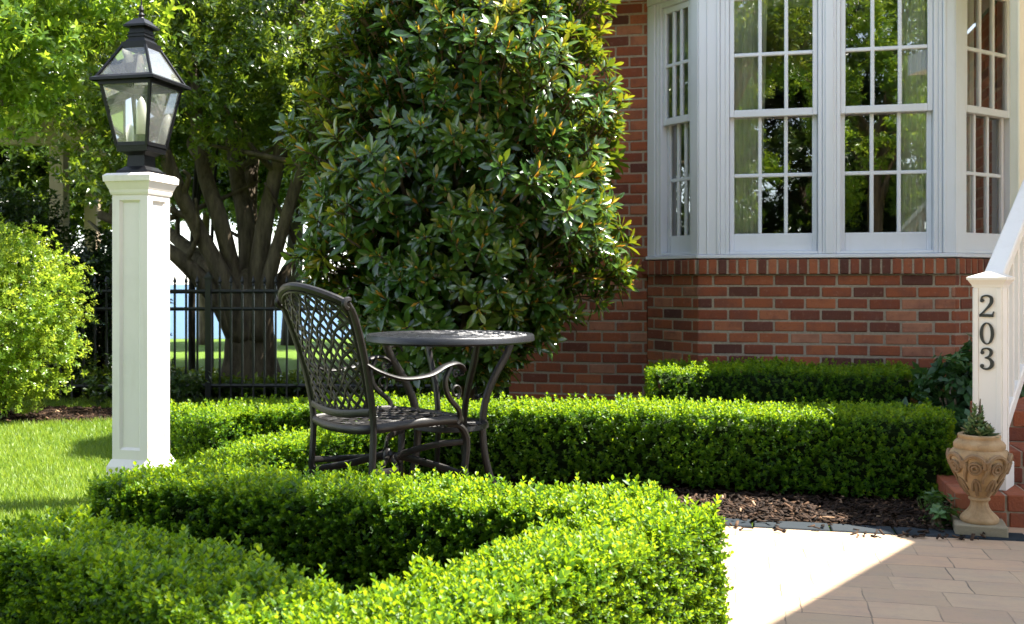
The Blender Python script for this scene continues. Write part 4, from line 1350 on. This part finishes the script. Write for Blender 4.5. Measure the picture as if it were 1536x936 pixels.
# rowlock sill course: headers on edge following the bay
mb = MB()
def rowlock(p, q):
    L = np.linalg.norm(q-p); d = (q-p)/L; nn = np.array([d[1], -d[0], 0]); R = rot_to(d, -nn, np.array([0, 0, 1.]))
    n = int(round(L/.0685)); w_ = L/n
    for k in range(n):
        c = p+d*(k+.5)*w_+nn*(.03-.09+rgb_.normal(0, .0015))+np.array([0, 0, SILLZ+.055])
        tv = float(np.clip(rgb_.beta(2.2, 2.6), 0, 1)) if rgb_.uniform() > .14 else rgb_.uniform(0, .08)
        mb.box(c-HLO, (w_-.012, .18, .102), R @ rx(0), tint=tv, ch=.005)
    c = p+d*L/2+nn*(.0265-.09)+np.array([0, 0, SILLZ+.053])
    mb.box(c-HLO, (L-.003, .176, .098), R, mat=1)
ex = .03*math.tan(PI/8)
def outset(p, d0, d1): return p
rowlock(A0+(A0-B0)/np.linalg.norm(A0-B0)*.03, B0); rowlock(B0, B1); rowlock(B1, A1)
mb.build('brick_sill', [M['brick'], M['mortar']], house)

# ---- bay windows
ZS = SILLZ+.112           # underside of the wooden sill
ZT = 3.06
def window_unit(p, d, u0, u1, cols, ghw=.0, name='window', both=True):
    """double-hung window between u0 and u1 along d from p"""
    nn = np.array([d[1], -d[0], 0]); R = rot_to(d, -nn, np.array([0, 0, 1.]))
    def bx(mb, ua, ub, za, zb, wa, wb, ch=.003):
        c = p+d*(ua+ub)/2+nn*(wa+wb)/2+np.array([0, 0, (za+zb)/2])
        mb.box(c-HLO, (ub-ua, wb-wa, zb-za), R, ch=ch)
    mb = MB()
    fw = .028
    bx(mb, u0, u0+fw, ZS+.03, ZT, -.13, -.014); bx(mb, u1-fw, u1, ZS+.03, ZT, -.13, -.014); bx(mb, u0+fw, u1-fw, ZT-.04, ZT, -.13, -.016)
    bx(mb, u0+fw, u1-fw, ZS+.031, ZS+.05, -.13, -.02)
    fr = mb.build(name, M['white'], house)
    zb, zm = ZS+.05, 2.185
    def sash(za, zc, w, brail, trail):
        mb = MB()
        st = .032; ua, ub = u0+fw+.002, u1-fw-.002; T_ = .034
        bx(mb, ua, ua+st, za, zc, w-T_, w); bx(mb, ub-st, ub, za, zc, w-T_, w)
        bx(mb, ua+st, ub-st, za, za+brail, w-T_, w-.0015); bx(mb, ua+st, ub-st, zc-trail, zc, w-T_, w-.0015)
        gw = ub-ua-2*st; gz0, gz1 = za+brail, zc-trail
        for k in range(1, cols):
            x = ua+st+gw*k/cols; bx(mb, x-.0125, x+.0125, gz0, gz1, w-.03, w-.004, .004)
        zmid = (gz0+gz1)/2
        bx(mb, ua+st, ub-st, zmid-.0125, zmid+.0125, w-.0295, w-.0045, .004)
        mb.build('sash', M['white'], fr)
        mb = MB()
        q = [p+d*a+nn*(w-.019)+np.array([0, 0, z])-HLO for a, z in ((ua+st-.004, gz0-.004), (ub-st+.004, gz0-.004), (ub-st+.004, gz1+.004), (ua+st-.004, gz1+.004))]
        mb.add(q, [(0, 1, 2, 3)]); mb.build('pane', M['window_glass'], fr)
    sash(zm-.028, ZT-.042, -.03, .05, .045)
    sash(zb, zm+.02, -.072, .125, .045)
    # sash lock line / bead shadow gap is real: lower sash sits 42 mm behind the upper
    return fr
dS0 = (B0-A0)/np.linalg.norm(B0-A0); LS = np.linalg.norm(B0-A0); dS1 = (A1-B1)/np.linalg.norm(A1-B1)
window_unit(B0, U, .185, .835, 3); window_unit(B0, U, .925, 1.575, 3)
window_unit(A0, dS0, .11, LS-.075, 3); window_unit(B1, dS1, .115, .70, 3)
mb = MB()
def trim(p, d, ua, ub, za, zb, wa, wb, ch=.003):
    nn = np.array([d[1], -d[0], 0]); R = rot_to(d, -nn, np.array([0, 0, 1.]))
    c = p+d*(ua+ub)/2+nn*(wa+wb)/2+np.array([0, 0, (za+zb)/2])
    mb.box(c-HLO, (ub-ua, wb-wa, zb-za), R, ch=ch)
# corner casings with stepped mouldings, mullion, sill boards, head frieze
trim(B0, U, .004, .15, ZS+.03, ZT, -.14, 0); trim(B0, U, .152, .184, ZS+.03, ZT, -.14, -.008); trim(B0, U, .06, .068, ZS+.032, ZT-.002, -.01, .006); trim(B0, U, .128, .148, ZS+.032, ZT-.002, -.01, .007)
trim(B0, U, 1.576, 1.6, ZS+.03, ZT, -.14, -.008); trim(B0, U, 1.602, BL-.004, ZS+.03, ZT, -.14, 0); trim(B0, U, 1.604, 1.622, ZS+.032, ZT-.002, -.01, .007)
trim(B0, U, .836, .924, ZS+.03, ZT, -.14, -.006); trim(B0, U, .853, .907, ZS+.032, ZT-.002, -.02, .004)
trim(A0, dS0, .0, .08, ZS+.03, ZT, -.14, 0); trim(A0, dS0, .082, .109, ZS+.03, ZT, -.14, -.008); trim(A0, dS0, LS-.074, LS-.002, ZS+.03, ZT, -.14, 0)
trim(B1, dS1, .002, .08, ZS+.03, ZT, -.14, 0); trim(B1, dS1, .082, .114, ZS+.03, ZT, -.14, -.008); trim(B1, dS1, .701, .8, ZS+.03, ZT, -.14, 0)
for (p, d, L) in ((A0, dS0, LS), (B0, U, BL), (B1, dS1, .8)):
    trim(p, d, -.005, L+.005, ZS+.002, ZS+.028, -.13, .014, .004)
    trim(p, d, 0, L, ZT+.002, EAVE, -.14, .004)
mb.build('bay_trim', M['white'], house)
# roof over everything: gable with ridge parallel to the wall, boxed eave
OV = .48
def hp_(s, w_, z): return HL+U*s+NO*w_+np.array([0, 0, z])-HLO
LH = float(np.linalg.norm(HR-HL))
mb = MB()
rdg = EAVE+.2+(DEP/2+OV)*math.tan(math.radians(26))
sa, sb = -.3, LH+.3
v = [hp_(sa, OV, EAVE+.2), hp_(sb, OV, EAVE+.2), hp_(sb, -DEP/2, rdg), hp_(sa, -DEP/2, rdg), hp_(sa, -DEP-OV, EAVE+.2), hp_(sb, -DEP-OV, EAVE+.2)]
lo = [x-np.array([0, 0, .12]) for x in v]
mb.add(v+lo, [(0, 1, 2, 3), (3, 2, 5, 4), (6, 9, 8, 7), (9, 10, 11, 8), (0, 6, 7, 1), (4, 5, 11, 10), (0, 3, 9, 6), (3, 4, 10, 9), (1, 7, 8, 2), (2, 8, 11, 5)])
mb.build('roof', M['roof'], house)
mb = MB()
c = (hp_(sa+.02, OV-.02, EAVE+.03)+hp_(sb-.02, -.15, EAVE+.03))/2
mb.box(c, (sb-sa-.04, OV+.13, .06), RH); mb.box((hp_(sa+.02, OV-.012, EAVE+.1)+hp_(sb-.02, OV-.012, EAVE+.1))/2, (sb-sa-.04, .025, .19), RH)
mb.build('eave', M['white'], house)
mb = MB()
v = [hp_(0, -.12, EAVE), hp_(0, -DEP+.12, EAVE), hp_(0, -DEP/2, rdg-.3)]; mb.add(v, [(0, 1, 2)])
v = [hp_(LH, -.12, EAVE), hp_(LH, -DEP+.12, EAVE), hp_(LH, -DEP/2, rdg-.3)]; mb.add(v, [(0, 2, 1)])
mb.build('gable', M['white'], house)
# the room behind the bay: floor, ceiling, far walls
mb = MB()
def rm(s0, s1, w0, w1, z0, z1):
    a, b = hp_(s0, w0, z0), hp_(s1, w1, z1)
    mb.box((a+b)/2, (s1-s0, abs(w1-w0), z1-z0), RH)
s0_, s1_ = float((A0-HL) @ U)-.9, float((A1-HL) @ U)+1.2
rm(s0_, s1_, -4.2, -.23, .5, .56); rm(s0_, s1_, -4.2, -.23, 3.12, 3.18); rm(s0_, s1_, -4.3, -4.2, .5, 3.18); rm(s0_-.1, s0_, -4.2, -.23, .5, 3.18); rm(s1_, s1_+.1, -4.2, -.23, .5, 3.18)
mb.build('interior_wall', M['room'], house)
mb = MB()
mb.prism([tuple((x-HLO)[:2]) for x in (A0-NO*.25, B0-NO*.13+U*.05, B1-NO*.13-U*.05, A1-NO*.25)], 1.02, 1.058)
mb.prism([tuple((x-HLO)[:2]) for x in (A0-NO*.25, B0-NO*.13+U*.05, B1-NO*.13-U*.05, A1-NO*.25)], 3.08, 3.12)
mb.build('window_seat', M['white'], house)

# curtains hanging inside the bay
def curtain(label, p, d, u0, u1, w, seed, flare=.0):
    nn = np.array([d[1], -d[0], 0])
    rg = np.random.default_rng(seed)
    ph = rg.uniform(0, 6, 3)
    o0 = p+d*(u0+u1)/2-nn*w
    mb = MB(); v = []; nu, nz = 46, 14
    zs_ = np.linspace(1.06, 3.07, nz)
    for z in zs_:
        for k in range(nu):
            q = k/(nu-1)
            a = u0+(u1-u0)*q+flare*(q-.5)*((z-2)/1)
            f = .02*math.sin(q*PI*2*6.5+ph[0]+.3*z)+.01*math.sin(q*PI*2*15+ph[1])
            v.append(p+d*a+nn*(-w+f)+np.array([0, 0, z])-o0)
    f = [(j*nu+k, j*nu+k+1, (j+1)*nu+k+1, (j+1)*nu+k) for j in range(nz-1) for k in range(nu-1)]
    # second skin for thickness
    n0 = len(v); v2 = [x-nn*.003 for x in v]
    mb.add(v+v2, f+[tuple(i+n0 for i in q[::-1]) for q in f])
    o = mb.build('curtain', M['curtain'], None, smooth=True); o.location = o0
    tag(o, label, 'curtain', 'curtains inside the bay window')
curtain('pale curtain at the left side of the left front window of the bay', B0, U, .2, .45, .12, 1, .05)
curtain('pale curtain at the right side of the right front window of the bay', B0, U, 1.34, 1.58, .12, 2, -.05)
curtain('grey curtain inside the narrow angled window at the left of the bay', A0, dS0, .1, .28, .16, 3)
curtain('grey curtain inside the angled window at the right of the bay, behind the handrail', B1, dS1, .22, .42, .16, 4)

# ------------------------------------------------------------------ entry: porch roof, column, steps, railing
AX = np.array([.62, .785, 0.]); AX /= np.linalg.norm(AX)          # up the stairs
SD = np.array([AX[1], -AX[0], 0])                                  # to the right of the stairs
EX = np.array([.648, .761, 0.])
def porch():
    ZR = 3.3
    sh = np.array([SUN[0], SUN[1], 0])/SUN[2]*ZR
    K = np.array([1.53, 3.836, 0.])+sh
    t = thing('porch', 'cream porch column at the right edge, with an unseen roof shaped to shade the patio', 'porch', (3.1, 6.0, 0))
    o = np.array([3.1, 6.0, 0.])
    F0 = K-EX*1.5
    sh4 = np.array([SUN[0], SUN[1], 0])/SUN[2]*(ZR-.4)
    poly = [F0, K, np.array([1.42, 4.75, 0])+sh4, np.array([1.05, 6.4, 0])+sh4, np.array([6.0, 6.1, 0]), np.array([5.7, 4.2, 0]), np.array([4.5, 2.3, 0])]  # unseen roof, outline set so its shadow edges land on patio and hedges
    mb = MB(); mb.prism([tuple((p-o)[:2]) for p in poly], ZR-.2, ZR); mb.build('roof', M['white'], t)
    def colm(c):
        m = MB(); R = rot_to(SD, AX, np.array([0, 0, 1.]))
        m.box(np.array(c)-o+np.array([0, 0, 1.83]), (.2, .2, 2.54), RH, ch=.006); m.box(np.array(c)-o+np.array([0, 0, .64]), (.24, .24, .16), RH, ch=.006); m.box(np.array(c)-o+np.array([0, 0, 3.037]), (.25, .25, .12), RH, ch=.006)
        m.build('column', M['cream'], t)
    colm((3.12, 6.0, 0)); colm((4.9, 4.3, 0)); colm((5.6, 5.5, 0))
    mb = MB(); fl = [np.array([2.9, 5.25, 0]), np.array([2.97, 6.15, 0]), np.array([3.3, 6.6, 0]), np.array([6.3, 5.85, 0]), np.array([5.3, 3.9, 0]), np.array([3.6, 4.25, 0])]
    mb.prism([tuple((p-o)[:2]) for p in fl], 0, .56); mb.build('floor', M['brick'], t)
porch()

def steps():
    S1 = np.array([1.815, 4.115, 0.])
    t = thing('brick_steps', 'red brick entry steps rising behind the stone urn', 'steps', tuple(S1))
    rg = np.random.default_rng(91)
    R = RH
    for k in range(3):
        p = AX*.29*k
        L = 2.0
        z0, z1 = .14*k, .14*(k+1)
        mb = MB()
        # core of mortar
        mb.prism([tuple((p+U*.006-NO*.006)[:2]), tuple((p+U*L-NO*.006)[:2]), tuple((p+U*L-NO*1.0)[:2]), tuple((p+AX*(.98)+U*.0)[:2])], max(0, z0-.02), z1-.006, 1)
        # rowlock nosing: bricks laid with their ends to the front
        n = int(L/.099)
        for j in range(n):
            c = p+U*(.004+(j+.5)*.099)-NO*.098+np.array([0, 0, z1-.035+rg.normal(0, .001)])
            mb.box(c, (.089, .2, .068), R, tint=float(rg.beta(2.4, 2.2)), ch=.004)
            c2 = c-NO*.208+U*.0
            mb.box(c2, (.089, .2, .066), R, tint=float(rg.beta(2.4, 2.2)), ch=.004)
        # stretcher course below
        n = int(L/BW)
        for j in range(n+1):
            c = p+U*(.004+min((j+.5)*BW, L-.1))-NO*.05+np.array([0, 0, z0+.034])
            mb.box(c, (BW-.01, .1, .062), R, tint=float(rg.beta(2.4, 2.6)), ch=.004)
        # left flank
        for j in range(3):
            for (zz, hh) in ((z1-.035, .066), (z0+.034, .062)):
                c = p+AX*(.2+(j+.5)*BW)+SD*.05+np.array([0, 0, zz])
                mb.box(c, (.098, BW-.012, hh), rot_to(SD, AX, np.array([0, 0, 1.])), tint=float(rg.beta(2.4, 2.6)), ch=.004)
        mb.build('step', [M['brick'], M['mortar']], t)
steps()

def digit_mesh(ch, H, mb, x0, z0, y, R, o, dep=.006):
    """serif style numeral from variable-width strokes, drawn in (a, z) of the post's front face"""
    def emit(poly2):      # triangulated strip polygons extruded
        L_, R_ = poly2
        n = len(L_)
        v = []
        for yy in (y, y-dep):
            v += [(x0+a*H, yy, z0+b*H) for a, b in L_] + [(x0+a*H, yy, z0+b*H) for a, b in R_]
        v = np.array(v) @ R.T + o
        f = []; m = 2*n
        for k in range(n-1):
            f += [(k, k+1, n+k+1, n+k), (m+k, m+n+k, m+n+k+1, m+k+1), (k, m+k, m+k+1, k+1), (n+k, n+k+1, m+n+k+1, m+n+k)]
        f += [(0, n, m+n, m), (n-1, m+n-1, m+2*n-1, 2*n-1)]
        mb.add(v, f)
    def stroke(pts, ws, n=8):
        C = catmull([(a, b, 0) for a, b in pts], n)[:, :2]
        w = np.interp(np.linspace(0, len(ws)-1, len(C)), range(len(ws)), ws)
        T = np.gradient(C, axis=0); T /= np.linalg.norm(T, axis=1)[:, None]+1e-9
        Nn = np.stack([-T[:, 1], T[:, 0]], 1)
        emit((C+Nn*w[:, None]/2, C-Nn*w[:, None]/2))
    def ball(cx_, cz_, r):
        th = np.linspace(0, PI, 9)
        emit(([(cx_+r*math.cos(a), cz_+r*math.sin(a)) for a in th], [(cx_+r*math.cos(a), cz_-r*math.sin(a)) for a in th]))
    if ch == '0':
        th = np.linspace(0, 2*PI, 33)
        emit(([(.3*math.sin(a), .5+.5*math.cos(a)) for a in th], [(.165*math.sin(a), .5+.445*math.cos(a)) for a in th]))
    elif ch == '2':
        stroke([(-.25, .74), (-.2, .9), (-.02, .965), (.16, .9), (.2, .74), (.14, .56), (-.02, .36), (-.2, .16), (-.3, .06)], [.05, .07, .075, .12, .15, .13, .09, .07, .07])
        ball(-.2, .74, .085)
        emit(([(-.31, .13), (-.1, .13), (.2, .13), (.235, .15), (.27, .25)], [(-.31, 0), (-.1, 0), (.2, 0), (.27, 0), (.305, .25)]))
    else:
        stroke([(-.24, .78), (-.17, .92), (0, .965), (.15, .9), (.18, .76), (.1, .61), (-.08, .535)], [.05, .07, .075, .12, .14, .1, .05])
        stroke([(-.08, .54), (.1, .5), (.21, .36), (.2, .18), (.06, .05), (-.12, .04), (-.26, .14)], [.05, .1, .15, .15, .1, .07, .06])
        ball(-.19, .77, .08); ball(-.2, .17, .085)

def railing():
    N0 = np.array([2.035, 4.25, .14])
    t = thing('stair_railing', 'white stair railing with the number 203 on its front post', 'railing', tuple(N0))
    R = rot_to(SD, AX, np.array([0, 0, 1.]))      # local: x right, y up the stairs
    W = .112
    mb = MB(); Hp = .86
    mb.box((0, 0, Hp/2+.0), (W, W, Hp), R, ch=.003)
    for k in range(4):       # raised edge strips give the recessed panel look
        Rk = R @ rz(k*PI/2)
        for sx in (-1, 1):
            mb.box(Rk @ np.array([sx*(W/2-.0115), -(W/2+.001), .46]), (.019, .006, .76), Rk, ch=.002)
    nw = mb.build('newel_post', M['newel'], t)
    mb = MB()
    def fr(z0, w0, z1, w1):
        v = []
        for z, w_ in ((z0, w0), (z1, w1)):
            for (a, b) in ((-1, -1), (1, -1), (1, 1), (-1, 1)):
                v.append(R @ np.array([a*w_/2, b*w_/2, z]))
        mb.add(v, [(k, (k+1) % 4, 4+(k+1) % 4, 4+k) for k in range(4)]+[(3, 2, 1, 0), (4, 5, 6, 7)])
    fr(.845, .12, .855, .124); fr(.855, .126, .875, .15); fr(.875, .156, .886, .158); fr(.886, .156, .912, .02)
    mb.build('cap', M['newel'], nw)
    mb = MB(); fr(0, .15, .1, .15); fr(.1, .15, .112, .124); mb.build('base_skirt', M['newel'], nw)
    for ch, z in (('2', .7185), ('0', .6025), ('3', .4965)):
        mb = MB(); digit_mesh(ch, .093, mb, -.002, z, -(W/2+.0015), R, np.zeros(3)); mb.build('number', M['digit'], nw)
    sl_ = .6
    def along(s, z, x=0): return R @ np.array([x, s, z])
    dirv = along(1, sl_)/np.linalg.norm(along(1, sl_)); upv = np.cross(SD, dirv)
    Rr = rot_to(SD, dirv, upv)
    s0, s1 = .05, 1.15
    def bar(name, z0, w_, h_, mat=M['newel']):
        mb = MB(); c = (along(s0, z0+s0*sl_)+along(s1, z0+s1*sl_))/2
        mb.box(c, (w_, (s1-s0)*math.hypot(1, sl_), h_), Rr, ch=.006); mb.build(name, mat, t)
    mb = MB()
    bar('handrail', .845, .082, .05); bar('handrail', .805, .045, .035); bar('bottom_rail', .11, .045, .06)
    for k in range(9):
        s = .13+k*.112
        mb = MB(); za, zb = .12+s*sl_, .8+s*sl_
        mb.box(along(s, (za+zb)/2), (.032, .032, zb-za), R, ch=.002); mb.build('baluster', M['newel'], t)
railing()

# ------------------------------------------------------------------ urn and its succulent
def urn():
    P0 = np.array([1.862, 3.985, .008])
    t = thing('stone_urn', 'carved terracotta coloured stone urn on a square plinth at the foot of the steps', 'urn', tuple(P0))
    mb = MB(); R = rz(math.radians(-30))
    mb.box((0, 0, .022), (.19, .165, .044), rz(-.33), ch=.005); mb.build('plinth', M['plinth'], t)
    k_ = 1.0
    prof = [(.001, .044), (.068, .044), (.072, .05), (.072, .06), (.067, .066), (.06, .074), (.045, .088), (.036, .102), (.032, .118), (.0335, .128), (.04, .132), (.041, .138), (.036, .143), (.042, .15), (.06, .175), (.078, .21), (.094, .245), (.104, .275), (.111, .3), (.109, .318), (.099, .33), (.094, .336), (.096, .342), (.096, .354), (.089, .364), (.079, .371), (.077, .377), (.08, .383), (.079, .39), (.073, .393), (.06, .391), (.058, .36), (.001, .355)]
    def mod(a, z):
        m = 1.0
        if .064 < z < .13: m += .05*abs(math.sin(7*a))-.02
        if .145 < z < .25: m += .025*math.sin(8*a)
        return m
    # denser profile for a smooth bowl
    mb.__init__()
    mb.lathe(prof, 72, mod=mod, cap=False)
    zz = [p[1] for p in prof[13:21]]; rr = [p[0] for p in prof[13:21]]
    def on(a, z, out=.0):
        r = float(np.interp(z, zz, rr))+out
        return (r*math.cos(a), r*math.sin(a), z)
    for k in range(8):          # drooping leaf scrolls round the shoulder with rosettes
        a0 = 2*PI*k/8+.2
        P = [on(a0+.34*math.cos(q), .282+.036*math.sin(q), .004) for q in np.linspace(-.4, PI+.4, 16)]
        mb.tube(P, .009, 6)
        for rad in (.2, .1):
            P = [on(a0+rad*math.cos(q), .268+.022*rad/.2*math.sin(q), .006) for q in np.linspace(0, 2*PI, 18)]
            mb.tube(P, .006, 5)
        P = [on(a0+.39+.08*math.sin(q*2), .30-.035*q, .003) for q in np.linspace(0, 2.6, 12)]
        mb.tube(P, np.linspace(.013, .004, 12), 6)
        P = [on(a0+.2*math.cos(q), .175+.045*math.sin(q), .002) for q in np.linspace(0, PI, 12)]
        mb.tube(P, .006, 5)
        mb.tube([on(a0, z, .002) for z in np.linspace(.155, .225, 6)], .007, 5)
    mb.build('bowl', M['urn'], t, smooth='auto')
    mb = MB(); mb.lathe([(.001, .382), (.059, .38)], 24, cap=False); mb.build('soil', M['soil'], t)
    s = thing('succulent_plant', 'small green stacked succulent growing in the stone urn', 'plant', (P0[0], P0[1], P0[2]+.382))
    rg = np.random.default_rng(5)
    b = Bulk()
    lv, lq = leaf(.048, .025, .4, -.2, 4)
    for (cx_, cy_, h, r) in ((0, 0, .07, 1.15), (.034, .01, .03, 1.0), (-.036, .0, .045, 1.0), (-.012, -.036, .02, 1.0), (.022, -.034, .03, .9), (-.02, .03, .06, .9), (.01, .0, .012, 1.3), (-.022, -.008, .125, .8), (.012, .012, .11, .75)):
        n = int(16+h*200)
        for k in range(n):
            f = k/n
            A = rz(k*2.399+cx_*50) @ rx(.12+.8*f+rg.uniform(-.25, .25))
            b.raw((lv*(1-.45*f)*r*rg.uniform(.8, 1.15)) @ A.T + np.array([cx_, cy_, h*f]), lq, float(np.clip(rg.normal(.5, .22)+.1*f, 0, 1)))
    b.build('leaves', M['succulent'], s)
    mb = MB(); mb.tube([(0, 0, 0), (.002, 0, .09), (.004, 0, .15)], [.006, .005, .002], 6); mb.build('stem', M['twig'], s)
urn()

# ------------------------------------------------------------------ garden across the patio, seen in the window glass, plus unseen trees added to cut light
GB = 'trees across the patio reflected in the window'
plain_tree('yard_tree', 'big sunlit tree behind the viewer, reflected in the right front window', (1.1, -6.0, 0), [(0, 0, 0), (.1, 0, 2), (.1, .1, 4)], .2,
           [((.3, .3, 3.6), (1.6, 1.1, 1.7)), ((-.5, .2, 6.0), (2.2, 1.2, 1.6))], 34, 46, M['bright_leaf'], M['bark'], TW_OAK, 101, (.55, .3), GB, sc=(1.2, 1.9), cr=(.2, .4))
plain_tree('yard_tree', 'darker tree behind the viewer, reflected in the left front window', (-2.4, -7.5, 0), [(0, 0, 0), (.1, 0, 2), (.1, .1, 4)], .2,
           [((-.2, .3, 4.0), (1.9, 1.1, 2.3)), ((.6, .2, 7.0), (2.4, 1.2, 1.8))], 38, 44, M['bright_leaf'], M['bark'], TW_OAK, 102, (.45, .3), GB, sc=(1.2, 1.9), cr=(.2, .4))
plain_tree('yard_tree', 'dark evergreen behind the viewer at the far right of the window reflections', (3.9, -9.0, 0), [(0, 0, 0), (.1, 0, 2), (.1, .1, 4)], .2,
           [((0, 0, 3.6), (2.2, 1.2, 3.2))], 90, 44, M['dark_leaf'], M['bark'], TW_OAK, 103, (.45, .3), GB, sc=(1.3, 2.1))
plain_tree('yard_tree', 'dark evergreen behind the viewer between the two sunlit trees', (-.9, -10.5, 0), [(0, 0, 0), (.1, 0, 2), (.1, .1, 4)], .2,
           [((0, 0, 4.0), (3.4, 1.2, 3.9))], 150, 44, M['dark_leaf'], M['bark'], TW_OAK, 104, (.45, .3), GB, sc=(1.5, 2.4))
plain_tree('yard_tree', 'unseen tree added behind the viewer, its limb placed to shade the front hedges', (-.9, -2.4, 0), [(0, 0, 0), (.05, .1, 2), (.2, .5, 3.4), (1.1, 3.0, 4.2), (1.8, 5.2, 4.0)], .16,  # unseen tree added so its limb shades the left hedge arm
           [((1.75, 5.65, 3.75), (.5, .5, .28)), ((2.0, 5.15, 3.75), (.4, .4, .25)), ((.1, 0, 5.0), (1.3, 1.0, 1.0))], 19, 44, M['oak_leaf'], M['bark'], TW_OAK, 105, (.5, .3), GB, cr=(.14, .24), limbs=5)
plain_tree('yard_tree', 'unseen dark evergreen added behind the viewer on the lawn side to cut sky light', (-6.5, -5.5, 0), [(0, 0, 0), (.1, 0, 2), (.1, .1, 4)], .2,  # unseen evergreen added to hold back sky light on camera-facing sides
           [((0, 0, 3.6), (3.2, 1.6, 3.6))], 110, 40, M['dark_leaf'], M['bark'], TW_OAK, 106, (.45, .3), GB, sc=(2.0, 3.2), cr=(.4, .7))
plain_tree('yard_tree', 'unseen dark evergreen added behind the viewer on the driveway side to cut sky light', (7.0, -5.5, 0), [(0, 0, 0), (.1, 0, 2), (.1, .1, 4)], .2,  # second unseen evergreen, added to dim the sky fill from behind
           [((0, 0, 3.6), (3.0, 1.6, 3.6))], 110, 40, M['dark_leaf'], M['bark'], TW_OAK, 107, (.45, .3), GB, sc=(2.0, 3.2), cr=(.4, .7))
t = thing('board_fence', 'brown board fence behind the viewer seen low in the window reflection', 'fence', (1.0, -11.6, 0))
mb = MB()
for k in range(70):
    mb.box((-5.6+k*.16, 0, .9), (.15, .02, 1.8+random.uniform(-.01, .01)), ch=.003)
mb.build('boards', M['fence_wood'], t)
mb = MB()
mb.box((0, -.03, .4), (11.2, .04, .09)); mb.box((0, -.03, 1.4), (11.2, .04, .09)); mb.build('rails', M['fence_wood'], t)
